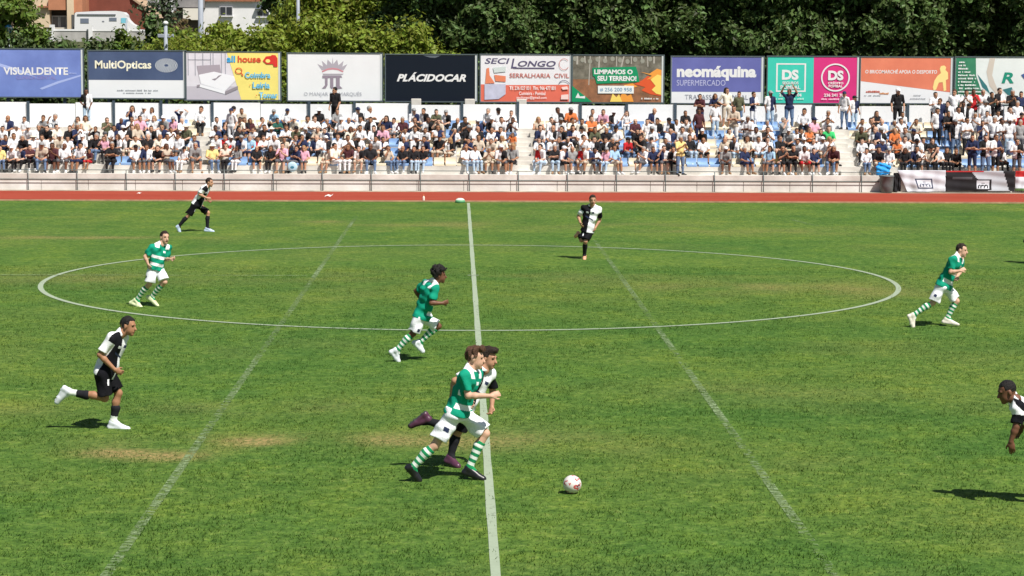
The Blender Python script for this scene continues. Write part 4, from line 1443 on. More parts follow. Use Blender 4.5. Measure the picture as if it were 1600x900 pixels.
# ------------------------------------------------------------------ spectators: templates
def seat_pose(lean=0.0, arms='lap', side=0.0, spread=0.13, headturn=0.0, hx=0.0):
    J = dict(pv=(0, .20, .115), nk=(0, .20 + lean, .565), hd=(hx, .175 + lean, .695), sR=(-.165, .20 + lean, .525), sL=(.165, .20 + lean, .525),
             hR=(-.085, .19, .10), hL=(.085, .19, .10), kR=(-spread, -.22, .135), kL=(spread, -.22, .135), aR=(-spread * .9, -.23, -.26), aL=(spread * .95, -.27, -.26),
             lR=(-spread * .9, -.20, -.31), lL=(spread * .95, -.24, -.31), tR=(-spread * 1.2, -.41, -.32), tL=(spread * 1.2, -.44, -.32))
    y = .20 + lean
    if arms == 'lap':
        J.update(eR=(-.235, y - .10, .29), wR=(-.13, -.10, .215), fR=(-.07, -.22, .20), eL=(.235, y - .10, .29), wL=(.13, -.12, .215), fL=(.07, -.24, .19))
    elif arms == 'knees':
        J.update(eR=(-.20, -.02, .25), wR=(-.07, -.22, .21), fR=(.0, -.33, .17), eL=(.20, -.02, .25), wL=(.06, -.23, .20), fL=(.02, -.34, .15))
    elif arms == 'cross':
        J.update(eR=(-.235, y - .13, .32), wR=(.03, y - .25, .36), fR=(.16, y - .22, .38), eL=(.235, y - .13, .31), wL=(-.03, y - .23, .32), fL=(-.17, y - .20, .35))
    elif arms == 'face':
        J.update(eR=(-.25, y - .22, .40), wR=(-.12, y - .26, .63), fR=(-.04, y - .25, .74), eL=(.22, y - .12, .29), wL=(.05, -.10, .23), fL=(-.04, -.18, .22))
    elif arms == 'clap':
        J.update(eR=(-.22, y - .16, .31), wR=(-.06, y - .33, .44), fR=(-.02, y - .38, .55), eL=(.22, y - .16, .31), wL=(.06, y - .33, .43), fL=(.03, y - .38, .54))
    elif arms == 'behind':
        J.update(eR=(-.33, y - .02, .70), wR=(-.14, y + .08, .80), fR=(-.04, y + .11, .78), eL=(.33, y - .02, .70), wL=(.14, y + .08, .80), fL=(.04, y + .11, .78))
    return J


def stand_pose(arms='cross', tw=0.0):
    J = dict(pv=(0, .33, .90), nk=(0, .33, 1.40), hd=(0.0, .305, 1.535), sR=(-.175, .33 - tw, 1.355), sL=(.175, .33 + tw, 1.355),
             hR=(-.09, .33, .88), hL=(.09, .33, .88), kR=(-.11, .31, .48), kL=(.12, .32, .48), aR=(-.12, .34, .085), aL=(.14, .34, .085),
             lR=(-.12, .38, .035), lL=(.14, .38, .035), tR=(-.15, .16, .03), tL=(.18, .17, .03))
    y = .33
    if arms == 'cross':
        J.update(eR=(-.25, y - .09, 1.09), wR=(.02, y - .24, 1.14), fR=(.15, y - .21, 1.17), eL=(.25, y - .09, 1.08), wL=(-.03, y - .22, 1.10), fL=(-.16, y - .19, 1.12))
    elif arms == 'down':
        J.update(eR=(-.25, y + .02, 1.07), wR=(-.25, y - .09, .83), fR=(-.23, y - .13, .66), eL=(.25, y + .02, 1.07), wL=(.24, y - .12, .84), fL=(.21, y - .18, .68))
    elif arms == 'clap':
        J.update(eR=(-.23, y - .14, 1.12), wR=(-.06, y - .32, 1.24), fR=(-.02, y - .37, 1.36), eL=(.23, y - .14, 1.12), wL=(.06, y - .32, 1.24), fL=(.03, y - .37, 1.36))
    elif arms == 'up':
        J.update(eR=(-.31, y - .10, 1.50), wR=(-.20, y - .16, 1.72), fR=(-.12, y - .16, 1.86), eL=(.31, y - .10, 1.50), wL=(.20, y - .16, 1.72), fL=(.12, y - .16, 1.86))
    elif arms == 'hip':
        J.update(eR=(-.34, y + .04, 1.10), wR=(-.17, y - .08, .98), fR=(-.06, y - .14, .96), eL=(.25, y + .02, 1.07), wL=(.22, y - .12, .86), fL=(.20, y - .17, .70))
    return J


# material slots of a spectator
S_SKIN, S_HAIR, S_TOPA, S_TOPB, S_LEG, S_SHIN, S_SHOE, S_HAT, S_EYE = range(9)


def spectator_mesh(name, J, hair='short', face=(0, -1, -.12), S=0.98, bulk=1.0, sleeve='short', h=0.021, skirt=False):
    r = Rig(J, face, S)
    lo, hi = r.bounds(0.22)
    fl = Field(lo, hi, h)
    torso(fl, r, 0.006, 0.05, S_TOPA, w=bulk)
    for (s, e, w) in ((r.sR, r.eR, r.wR), (r.sL, r.eL, r.wL)):
        arm(fl, r, s, e, w, S_SKIN, S_TOPA if sleeve == 'long' else S_SKIN)
        if sleeve != 'none':
            fl.cone(s, s + (e - s) * 0.85, 0.062 * S, 0.058 * S, 0.02, S_TOPA)
        d = nrm((r.fR if w is r.wR else r.fL) - w)
        fl.cone(w, w + d * 0.08, 0.028, 0.034, 0.02, S_SKIN)
    for (hh, k, a, he, to) in ((r.hR, r.kR, r.aR, r.lR, r.tR), (r.hL, r.kL, r.aL, r.lL, r.tL)):
        leg(fl, r, hh, k, a, he, to, S_LEG, S_SHIN, S_SHOE)
        fl.cone(hh, k, 0.095 * S, 0.068 * S, 0.03, S_LEG)
        foot(fl, r, a, he, to, 0.006, S_SHOE)
    head(fl, r, S_SKIN)
    R = (r.Lh, r.F, r.U)
    H = r.hd
    if hair in ('short', 'long', 'cap', 'thick'):
        fl.ell(H + r.U * 0.048 - r.F * 0.022, R, (0.088, 0.104, 0.092 if hair != 'thick' else 0.108), 0.0, S_HAIR)
    if hair == 'long':
        for s in (-1, 1):
            fl.cone(H + r.Lh * s * 0.075 - r.F * 0.02 + r.U * 0.03, H + r.Lh * s * 0.09 - r.U * 0.20 - r.F * 0.0, 0.035, 0.04, 0.02, S_HAIR)
        fl.cone(H - r.F * 0.06, H - r.F * 0.085 - r.U * 0.22, 0.08, 0.07, 0.02, S_HAIR)
    if hair == 'cap':
        fl.ell(H + r.U * 0.055 - r.F * 0.012, R, (0.095, 0.112, 0.092), 0.0, S_HAT)
        fl.ell(H + r.U * 0.060 + r.F * 0.125, R, (0.072, 0.075, 0.014), 0.005, S_HAT)
    if hair == 'hat':
        fl.ell(H + r.U * 0.070 - r.F * 0.008, R, (0.095, 0.112, 0.085), 0.0, S_HAT)
        fl.ell(H + r.U * 0.060 - r.F * 0.005, R, (0.175, 0.185, 0.018), 0.005, S_HAT)
    V, Q = fl.mesh()
    C = V[Q].mean(1)
    t = fl.tags(C).astype(int)
    l, f_, u = r.hl(C)
    face_zone = (f_ > 0.035) & (u < 0.085) & (t == S_HAIR) & (np.abs(l) < 0.075)
    t[face_zone] = S_SKIN
    if hair in ('short', 'long', 'thick', 'bald'):
        t[(np.abs(np.abs(l) - 0.034) < 0.020) & (np.abs(u - 0.012) < 0.014) & (f_ > 0.06) & (t == S_SKIN)] = S_EYE
    top = t == S_TOPA
    la = (C - r.pv) @ r.lat
    t[top & (la > 0)] = S_TOPB
    # fingers: four and a thumb on each hand
    B = MB()
    for (w, f, sd) in ((r.wR, r.fR, -1), (r.wL, r.fL, 1)):
        d = nrm(f - w)
        nv = r.lat * -sd
        nv = nrm(nv - d * (nv @ d)) if abs(nv @ d) < 0.95 else nrm(np.cross(d, r.front))
        ac = np.cross(d, nv)
        if ac @ (r.front + r.up * 0.3) < 0:
            ac = -ac
        for o, ln in ((0.030, .068), (0.010, .078), (-0.010, .072), (-0.029, .056)):
            b0 = w + d * 0.085 + ac * o
            b1 = b0 + nrm(d + nv * 0.35) * ln * 0.55
            b2 = b1 + nrm(d + nv * 1.1) * ln * 0.45
            B.tube([b0, b1, b2], [0.0095, 0.009, 0.007], S_SKIN, 5)
        tb = w + d * 0.03 + ac * 0.03
        B.tube([tb, tb + nrm(d * .7 + ac * .6) * .04, tb + nrm(d * .8 + ac * .4 + nv * .2) * .066], [.012, .0105, .008], S_SKIN, 5)
    n0 = len(V)
    me = bpy.data.meshes.new(name)
    me.from_pydata([tuple(v) for v in V] + B.v, [], [tuple(q) for q in Q] + [tuple(n0 + i for i in f) for f in B.f])
    dummy = mat("slot_default", (0.5, 0.5, 0.5))
    for _ in range(9):
        me.materials.append(dummy)
    me.polygons.foreach_set("material_index", list(t) + B.m)
    me.polygons.foreach_set("use_smooth", [True] * len(me.polygons))
    me.update()
    return me


LK = lambda x, z=-.12: (x, -1, z)
TPL = {
    'lap_short': spectator_mesh('person', seat_pose(0.0, 'lap'), 'short', LK(.15)),
    'lap_long': spectator_mesh('person', seat_pose(0.02, 'lap', spread=.08), 'long', LK(-.2), .93, .92),
    'lap_cap': spectator_mesh('person', seat_pose(0.02, 'lap'), 'cap', LK(.3)),
    'lap_bald': spectator_mesh('person', seat_pose(0.03, 'lap', spread=.16), 'bald', LK(-.15), 1.0, 1.12),
    'knees_short': spectator_mesh('person', seat_pose(-.20, 'knees', spread=.16), 'short', LK(-.1)),
    'knees_cap': spectator_mesh('person', seat_pose(-.18, 'knees', spread=.15), 'cap', LK(.25)),
    'cross_short': spectator_mesh('person', seat_pose(0.03, 'cross'), 'thick', LK(.35)),
    'cross_long': spectator_mesh('person', seat_pose(0.02, 'cross', spread=.07), 'long', LK(.1), .93, .92, 'none'),
    'face_short': spectator_mesh('person', seat_pose(-.04, 'face'), 'short', LK(.2)),
    'face_long': spectator_mesh('person', seat_pose(-.03, 'face', spread=.09), 'long', LK(-.3), .93, .92),
    'clap_short': spectator_mesh('person', seat_pose(-.03, 'clap', spread=.15), 'short', LK(0)),
    'lap_hat': spectator_mesh('person', seat_pose(0.02, 'lap'), 'hat', LK(-.2)),
    'behind_hat': spectator_mesh('person', seat_pose(0.05, 'behind', spread=.17), 'hat', LK(.1), 1.0, 1.1),
    'lap_sleeves': spectator_mesh('person', seat_pose(0.0, 'lap', spread=.10), 'thick', LK(-.25), sleeve='long'),
    's_cross_short': spectator_mesh('person', stand_pose('cross'), 'short', LK(.2), bulk=1.05),
    's_cross_long': spectator_mesh('person', stand_pose('cross'), 'long', LK(.25), .95, .92),
    's_down_short': spectator_mesh('person', stand_pose('down', .05), 'thick', LK(-.5)),
    's_down_cap': spectator_mesh('person', stand_pose('down', -.05), 'cap', LK(.4)),
    's_clap_short': spectator_mesh('person', stand_pose('clap'), 'short', LK(.1)),
    's_up_short': spectator_mesh('person', stand_pose('up'), 'short', LK(.1, .1)),
    's_hip_long': spectator_mesh('person', stand_pose('hip', .06), 'long', LK(.6), .95, .92),
}
SEAT_T = ['lap_short', 'lap_short', 'lap_cap', 'lap_bald', 'knees_short', 'knees_short', 'knees_cap', 'cross_short', 'face_short', 'clap_short', 'lap_sleeves', 'lap_long', 'cross_long']
STAND_T = ['s_cross_short', 's_down_short', 's_down_cap', 's_clap_short', 's_cross_short']
POSE_WORDS = {'lap': 'hands in lap', 'knees': 'leaning forward', 'cross': 'arms folded', 'face': 'hand raised to face', 'clap': 'hands together', 'behind': 'hands behind head',
              's_cross': 'standing, arms folded', 's_down': 'standing', 's_clap': 'standing and clapping', 's_up': 'standing, both arms raised', 's_hip': 'standing, hand on hip'}


def fab(name, c):
    return mat("cloth_" + name, c, 0.85, 0.10, 12, 0.2, 40)


CL = {
    'W': ('white', fab('white', (0.78, 0.78, 0.79))), 'K': ('black', fab('black', (0.014, 0.013, 0.015))), 'N': ('navy', fab('navy', (0.018, 0.026, 0.075))),
    'B': ('light blue', fab('light_blue', (0.34, 0.53, 0.72))), 'G': ('grey', fab('grey', (0.28, 0.28, 0.28))), 'R': ('red', fab('red', (0.50, 0.02, 0.025))),
    'P': ('pink', fab('pink', (0.72, 0.38, 0.48))), 'Y': ('yellow', fab('yellow', (0.74, 0.60, 0.24))), 'O': ('orange', fab('orange', (0.62, 0.17, 0.05))),
    'E': ('dark green', fab('dark_green', (0.02, 0.10, 0.075))), 'V': ('bright green', fab('bright_green', (0.05, 0.52, 0.15))), 'T': ('beige', fab('beige', (0.55, 0.46, 0.36))),
    'M': ('maroon', fab('maroon', (0.075, 0.022, 0.028))), 'D': ('olive', fab('olive', (0.095, 0.10, 0.055))), 'C': ('cream', fab('cream', (0.76, 0.70, 0.58))),
    'H': ('black and white', None),
}
LEGC = {'j': ('blue jeans', fab('jeans', (0.13, 0.20, 0.33))), 'l': ('pale jeans', fab('pale_jeans', (0.42, 0.55, 0.68))), 'w': ('white trousers', CL['W'][1]), 'k': ('black trousers', CL['K'][1]),
        'n': ('navy shorts', CL['N'][1]), 'g': ('grey shorts', fab('dark_grey', (0.11, 0.11, 0.12))), 't': ('beige shorts', CL['T'][1]), 'b': ('black shorts', CL['K'][1]), 'r': ('red shorts', CL['R'][1])}
SHORTS = 'ngtbr'
SHOE = [fab('shoe_white', (0.72, 0.72, 0.72)), fab('shoe_dark', (0.03, 0.03, 0.03)), fab('shoe_tan', (0.30, 0.18, 0.10))]
ORD = ['front', 'second', 'third', 'fourth', 'top']


def nth(n):
    w = ['', 'first', 'second', 'third', 'fourth', 'fifth', 'sixth', 'seventh', 'eighth', 'ninth', 'tenth', 'eleventh', 'twelfth', 'thirteenth', 'fourteenth', 'fifteenth', 'sixteenth', 'seventeenth',
         'eighteenth', 'nineteenth', 'twentieth']
    return w[n] if n < len(w) else '%dth' % n if n % 10 not in (1, 2, 3) else '%d%s' % (n, {1: 'st', 2: 'nd', 3: 'rd'}[n % 10])


STAIRN = ['left', 'middle', 'right']
STAIRC = [sum(q) / 2 for q in STAIR_X]

# row (0 = front): photo column, shirt, then letters: trousers, s standing, f long hair, c cap, h hat, x arms folded, u arms up, z clapping
CROWD = [
    "3Yj 19Wk 35Hkc 49Mk 67Tj 83Mb 102Wg 124Wn 140Mr 175Kkx 215Wgc 231Hg 247Kb 263Tgf 285Wwc 304Gg 336Yjh 351Ckf 370Gwf 403Kb 423Kkf 441Pg 457Ng 476Pgf 510Ct 528Cw 544Mwf 561Ht 581Kj 611Tjf 629Kj 646Kl 660Kl "
    "731Wl 746Wl 763Tt 782Hg 800Gbf 844Rl 867Kl 880Hb 895Gg 912Rt 929Hg 947Pl 964Btf 1003Wg 1021Nb 1037Wg 1050Hk 1066Yjs 1132Gg 1167Nn 1198Bgf 1212Yg 1224Kb 1238Kk 1254Wr 1272Nb 1296Gj 1304Mb "
    "1353Wj 1370Kt 1388Wlc 1413Kkf 1430Hk 1441Wg 1455Tk 1467Wk 1479Kkf 1494Kk 1511Ns 1534Hs 1553Hs 1566Hk 1581Hs 1597Hs",
    "8Nk 22Mk 38Kb 54Wjh 68Bk 80Kcb 93Tg 108Bb 127Wcl 149Kj 163Pkf 180Tgf 198Hg 216Tk 231Kbx 249Mt 265Wk 278Mg 303Wg 340Bl 352Rk 361Wwf 376Hk 391Bn 403Rk 414Wk 429Wk 446Tt 459Tk 475Nk 493Hk 512Wk 528Ww 546Wkf 562Kk "
    "586Wt 600Tk 631Hk 648Wk 663Hk 684Mt 700Ktf 731Nk 748Tk 766Tt 782Cbf 844Wlf 862Wk 875Wj 889Bk 914Wj 929Hk 944Mk 961Kk 981Rj 998Kb 1017Wl 1038Wk 1063Wc 1081Kl 1098Bb 1130Tb 1147Klj 1166Tkf 1183Ww 1200Wl 1224Mk 1244Rk 1254Wkf 1268Rk 1285Wk 1297Kkf "
    "1347Wk 1366Hk 1382Nc 1400Okf 1415Kk 1430Wk 1445Hk 1456Kk 1493Ws 1514Ms 1533Hs 1551Ws 1567Hs 1580Ws 1595Gs",
    "4Mk 28Wg 46Kk 62Hk 76Kk 92Cb 109Kk 126Hk 149Kk 182Hkf 197Wk 209Kb 220Tkf 237Hk 252Hk 269Bk 288Dhk 337Tkx 358Wws 376Kk 392Tk 411Mk 427Wh 447Mk 463Dk 478Hk 493Tk 507Hk 547Cwf 562Wk 584Hk 598Pk 631Bk 649Kk 666Bk 684Hkf 713Hk 732Hkc 747Hk 768Wcr 781Hk "
    "799Otf 843Wj 863Hk 878Wk 893Hk 911Wct 927Dk 944Mk 961Kcb 996Kk 1016Wj 1047Hj 1064Wj 1080Mkf 1096Kk 1141Tkf 1161Tks 1180Wk 1197Wz 1230Gk 1245Mkf 1256Wk 1268Okf 1279Mk 1294Vj "
    "1343Dk 1362Hk 1380Kcw 1397Of 1413Gkf 1431Hk 1467Hs 1484Ks 1500Ks 1518Ws 1537Ks 1567Ww 1582Ws 1592Rs",
    "12Hk 37Wt 64Gk 85Wl 119Ckf 135Cwf 168Dg 190Nk 206Wkf 222Pk 238Rkf 255Gk 270Pk 291Wkj 341Wk 358Kkf 372Tk 381Kkf 394Mkf 413Wk 436Ek 459Ck 479Wjx 496Kk 514Hw 532Wk 546Tkf 562Wk 581Wk 604Nf 616Wf 630Mk 648Hk 667Wk 684Tk 714Hk 730Kf 747Hc 766Hkc 782Wkc "
    "799Hj 841Tkf 860Hkf 876Wcr 896Cy 910Mk 926Okx 941Ck 993Mk 1011Bj 1027Hj 1044Hjc 1058Wkc 1071Mk 1092Ms 1122Wls 1140Tws 1158Wcj 1176Wk 1198Wl 1228Gk 1273Pk 1291Wk "
    "1345Wk 1361Hk 1378Wl 1396Gk 1411Wk 1429Tk 1466Wjs 1479Hs 1491Wwx 1508Hs 1518Wws 1541Wks 1555Ws 1575Wcs 1588Ts 1599Ks",
    "133Tlsf 207Hf 225Pkf 238Mf 279Thu 313Tk 362Tk 380Tk 430Bk 447Wkc 498Mhk 517Kks 530Gk 561Hj 581Mk 647Hk 664Wk 680Dkx 697Hk 762Pk 780Wkc 799Wj 874Hk 893Oy 923Wk 941Pl 958Hjh 979Twf 1024Hk 1070Kg 1089Ms 1114Nksf 1138Ctsf 1157Dsj "
    "1182Wwsx 1207Hlsc 1228Njsu 1255Kk 1291Wk 1314Wjs 1341Hlsc 1372Kkf 1402Kks 1409Wk 1463Wksx 1488Bws 1507Wks 1522Rks 1535Wjs 1551Kks 1566Hks 1582Kks 1597Nks",
]
used = {}
people = []
for row, s in enumerate(CROWD):
    yrow = STEP_Y[row]
    for tok in s.split():
        mm = re.match(r'(\d+)([A-Z])(\w*)', tok)
        px, c, mods = float(mm.group(1)), mm.group(2), mm.group(3)
        X = at(px, 230, yrow + 0.2)[0]
        if c in 'MTBPORY' and row > 0 and not (c in 'OY' and px > 850 and px < 940):
            c = rng.choice({'M': 'MKHWC', 'T': 'TTWWHC', 'B': 'BWHW', 'P': 'PPWW', 'O': 'OKT', 'R': 'RRWW', 'Y': 'YCW'}[c])
        elif c == 'K' and row > 0 and rng.random() < .25:
            c = rng.choice('WWH')
        elif c == 'W' and rng.random() < .12:
            c = 'H'
        people.append([row, X + rng.uniform(-.05, .05), c, mods])
people.sort(key=lambda q: (q[0], q[1]))
spare = []
while len(people) > 325:                                   # thin out the tightest places
    gaps = [(people[i + 1][1] - people[i - 1][1], i) for i in range(1, len(people) - 1)
            if people[i - 1][0] == people[i + 1][0] and people[i][0] > 0 and 's' not in people[i][3] and 'u' not in people[i][3] and people[i][2] in 'KWHMTGN']
    spare.append(people.pop(min(gaps)[1]))


def where(row, X, tbl):
    k = min(range(3), key=lambda i: abs(STAIRC[i] - X))
    side = 'right' if X >= STAIRC[k] else 'left'
    key = (row, k, side)
    return k, side, key


byplace = {}
for q in people:
    k, side, key = where(q[0], q[1], None)
    byplace.setdefault(key, []).append(q)
rank = {}
for key, lst in byplace.items():
    lst.sort(key=lambda q: abs(q[1] - STAIRC[key[1]]))
    for i, q in enumerate(lst):
        rank[id(q)] = (i + 1, STAIRN[key[1]], key[2])

prev_t = None
for q in people:
    row, X, c, mods = q
    legm = [m for m in mods if m in LEGC]
    lg = legm[0] if legm else rng.choice('jjkkngtbll')
    st = 's' in mods
    if st:
        t = 's_up_short' if 'u' in mods else 's_cross_short' if 'x' in mods else 's_clap_short' if 'z' in mods else 's_down_cap' if 'c' in mods else rng.choice(['s_hip_long', 's_cross_long']) if 'f' in mods else rng.choice(STAND_T)
    elif 'u' in mods:
        t = 'behind_hat'
    elif 'h' in mods:
        t = 'lap_hat'
    elif 'f' in mods:
        t = rng.choice(['lap_long', 'lap_long', 'cross_long', 'face_long'])
    elif 'c' in mods:
        t = rng.choice(['lap_cap', 'knees_cap'])
    elif 'x' in mods:
        t = 'cross_short'
    elif 'z' in mods:
        t = 'clap_short'
    else:
        for _ in range(4):
            t = rng.choice(SEAT_T[:11])
            if t != prev_t:
                break
    prev_t = t
    o = bpy.data.objects.new("person", TPL[t])
    z = STEP_Z[row]
    yy = STEP_Y[row] + (rng.uniform(-.04, .10) if not st else rng.uniform(-.05, .12))
    if st and row == 0:
        yy, z = STEP_Y[0] - 0.72, Z0
    elif st and row > 0 and row < 4 and rng.random() < 0.3:
        yy, z = STEP_Y[row] - 0.60, STEP_Z[row - 1]
    if not st:
        z += rng.uniform(0.0, 0.05)
    o.location = (X, yy, z)
    sc = rng.uniform(0.86, 1.04)
    if 'r' in mods and c == 'M' or (row == 2 and c == 'O' and X < 3):
        sc *= 0.8
    sx = sc * rng.uniform(0.96, 1.07)
    if not st:
        o.scale = (sx, sc, sc)
    else:
        o.scale = (sx, sc, sc * rng.uniform(0.97, 1.03))
    o.rotation_euler = (0, 0, rng.gauss(0, .34))
    col.objects.link(o)
    skin = SKIN[rng.choice([0, 0, 0, 1, 2, 2, 2, 3])]
    hairm = HAIRM[rng.choice([0, 0, 2, 2, 1, 3] if 'f' not in mods else [0, 2, 1, 1, 4])]
    if c == 'H':
        a, b2 = rng.choice([('K', 'W'), ('W', 'K'), ('W', 'N'), ('N', 'W')])
        ta, tb = CL[a][1], CL[b2][1]
    else:
        ta = tb = CL[c][1]
        if c == 'R' and row == 0:
            tb = CL['W'][1]
    legmat = LEGC[lg][1]
    shin = skin if lg in SHORTS else legmat
    hatm = CL[rng.choice('WWKKNG')][1] if not 'h' in mods else CL['C' if row != 4 else 'W'][1]
    for i, m in enumerate((skin, hairm, ta, tb, legmat, shin, rng.choice(SHOE), hatm, m_eye)):
        o.material_slots[i].link = 'OBJECT'
        o.material_slots[i].material = m
    n, sn, side = rank[id(q)]
    base = '_'.join(t.split('_')[:-1])
    hw = {'long': 'long haired', 'cap': 'capped', 'hat': 'hatted', 'bald': 'bald'}.get(t.split('_')[-1], '')
    who = ('%s spectator' % hw).strip()
    o["label"] = "%s in %s top, %s, %s row, %s %s of %s stairway" % (who, CL[c][0], 'standing' if st else 'seated', ORD[row], nth(n), side, sn)
    o["category"] = "spectator"
    o["group"] = "spectators in the stand"

# the few most hidden figures between the others, as one mass
groups = {}
for q in spare:
    t = rng.choice(SEAT_T[:11])
    me = TPL[t]
    nv = len(me.vertices)
    co = np.empty(nv * 3, np.float32)
    me.vertices.foreach_get("co", co)
    co = co.reshape(-1, 3) * rng.uniform(.9, 1.02)
    a = rng.gauss(0, .3)
    R = np.array([[math.cos(a), -math.sin(a), 0], [math.sin(a), math.cos(a), 0], [0, 0, 1]])
    co = co @ R.T + np.array([q[1], STEP_Y[q[0]] + rng.uniform(0, .1), STEP_Z[q[0]] + .02])
    groups.setdefault(len(groups), (co, me, q))
V, F, MI, CM = [], [], [], []
for co, me, q in groups.values():
    n0 = sum(len(v) for v in V)
    V.append(co)
    c = q[2]
    ta = CL[c][1] if c != 'H' else CL['W'][1]
    tb = CL[c][1] if c != 'H' else CL['K'][1]
    lm = LEGC[rng.choice('jkngtl')][1]
    sk = rng.choice(SKIN[:3])
    m9 = (sk, rng.choice(HAIRM[:3]), ta, tb, lm, rng.choice((sk, lm)), rng.choice(SHOE), CL['W'][1], m_eye)
    ix = []
    for m in m9:
        if m not in CM:
            CM.append(m)
        ix.append(CM.index(m))
    for p in me.polygons:
        F.append(tuple(n0 + v for v in p.vertices))
        MI.append(ix[p.material_index])
if V:
    me = bpy.data.meshes.new("crowd")
    me.from_pydata([tuple(v) for v in np.concatenate(V)], [], F)
    for m in CM:
        me.materials.append(m)
    me.polygons.foreach_set("material_index", MI)
    me.polygons.foreach_set("use_smooth", [True] * len(F))
    tag(link("crowd", me), "rest of the packed crowd, half hidden between the nearer spectators", "crowd", kind='stuff')

# ------------------------------------------------------------------ seats
def seat_mesh():
    g = MB()
    # moulded shell: pan, rounded front lip and a low back, with real thickness
    prof = [(-.015, .005), (-.02, .055), (-.005, .085), (.06, .082), (.22, .070), (.33, .075), (.375, .11), (.40, .24), (.405, .31)]
    n = len(prof)
    rings = []
    for (dx, w) in ((-.2, 0), (-.185, 1), (-.06, 2), (.06, 2), (.185, 1), (.2, 0)):
        sag = {0: 0.012, 1: 0.0, 2: -.010}[w]
        rings.append([(dx, y, z + sag if 0.05 < y < 0.37 else z - (0.012 if w == 0 and y >= .4 else 0)) for y, z in prof])
    back = [[(x, y + (.022 if y > .36 else 0.0), z - (.022 if y <= .36 else 0.0)) for x, y, z in r] for r in rings]
    n0 = len(g.v)
    allr = rings + back[::-1]
    g.loft(allr + [allr[0]], 0, caps=False, smooth=True, close=False)
    for rr, sgn in ((0, 1), (-1, -1)):
        pass
    g.box(-.15, .15, .05, .32, .002, .045, 0)
    return g


m_sb = mat("seat_blue", (0.22, 0.36, 0.60), 0.45, 0.10, 5, spec=0.35)
m_sc = mat("seat_cream", (0.70, 0.62, 0.46), 0.45, 0.10, 5, spec=0.35)
so = seat_mesh().build("seat", [m_sb])
seat_me = so.data
bpy.data.objects.remove(so)
blocks = [(-14.2, STAIR_X[0][0] - 0.15), (STAIR_X[0][1] + 0.15, STAIR_X[1][0] - 0.15), (STAIR_X[1][1] + 0.15, STAIR_X[2][0] - 0.15), (STAIR_X[2][1] + 0.15, 24.5)]
cand = []
for row in range(5):
    for (xa, xb) in blocks:
        n = int((xb - xa) / 0.46)
        off = xa + 0.23 if xa > -14 else xb - 0.23 - 0.46 * (n - 1)
        for i in range(n):
            X = off + 0.46 * i
            near = min((abs(q[1] - X) for q in people + spare if q[0] == row and 's' not in q[3]), default=9)
            cand.append((row, X, near, i))
empty_seats = [c for c in cand if c[2] > 0.22]
taken = sorted([c for c in cand if c[2] <= 0.22], key=lambda c: -c[2])
show = empty_seats + taken[:max(0, 285 - len(empty_seats))]
show.sort()
seat_place = {}
for c in show:
    k, side, key = where(c[0], c[1], None)
    seat_place.setdefault(key, []).append(c)
sr = random.Random(5)
for key, lst in seat_place.items():
    lst.sort(key=lambda c: abs(c[1] - STAIRC[key[1]]))
    for i, c in enumerate(lst):
        row, X = c[0], c[1]
        blue = (int(round(X / 0.46)) * 7 + row * 3 + int(sr.random() * 1.35)) % 5 in (0, 2, 3)
        o = bpy.data.objects.new("seat", seat_me)
        o.location = (X, STEP_Y[row] + 0.012, STEP_Z[row] + 0.001)
        col.objects.link(o)
        o.material_slots[0].link = 'OBJECT'
        o.material_slots[0].material = m_sb if blue else m_sc
        o["label"] = "%s plastic seat in the %s row, %s seat %s of the %s stairway" % ('blue' if blue else 'cream', ORD[row], nth(i + 1), key[2], STAIRN[key[1]])
        o["category"] = "seat"
        o["group"] = "plastic seats in the stand"

# ------------------------------------------------------------------ banners, bin and bags by the railing
def cloth(name, px0, px1, py0, py1, mats, cls, seed, Y=Y0 - 0.17, sag=0.0, cut=0.0):
    p0, p1 = at(px0, py0, Y), at(px1, py1, Y)
    o0 = np.array([(p0[0] + p1[0]) / 2, Y, p1[2]])
    nx, nz = 60, 34
    r = random.Random(seed)
    ph = [r.uniform(0, 6.28) for _ in range(4)]
    V, mi, Q = [], [], []
    for i in range(nx + 1):
        for j in range(nz + 1):
            u, v = i / nx, j / nz
            x = p0[0] + (p1[0] - p0[0]) * (u if cut == 0 else cut * (1 - v) * (1 - u) + u) - o0[0]
            z = (p0[2] - p1[2]) * v - sag * math.sin(math.pi * u) * (0.3 + 0.7 * v)
            y = 0.03 * math.sin(9 * u + ph[0] + 2 * v) * (1.1 - v) + 0.016 * math.sin(23 * u + ph[1] - 3 * v) + 0.012 * math.sin(14 * v + ph[2] + 5 * u)
            V.append((x, y, max(z, 0.01)))
    for i in range(nx):
        for j in range(nz):
            a = i * (nz + 1) + j
            Q.append((a, a + nz + 1, a + nz + 2, a + 1))
            mi.append(cls((i + .5) / nx, (j + .5) / nz))
    o = link(name, np_mesh(name, V, Q, mats, mi), None, o0)
    so = o.modifiers.new("thickness", 'SOLIDIFY')
    so.thickness = 0.004
    return o


c_white = mat("banner_white", (0.68, 0.72, 0.78), 0.85, 0.05, 3)
c_black = mat("banner_black", (0.020, 0.019, 0.022), 0.85, 0.2, 3)
c_grey = mat("banner_grey", (0.47, 0.50, 0.54), 0.85, 0.06, 3)
c_navy = mat("banner_navy", (0.06, 0.075, 0.13), 0.85)
c_red = mat("banner_red", (0.50, 0.03, 0.03), 0.85)
c_green = mat("banner_green", (0.12, 0.22, 0.08), 0.85)


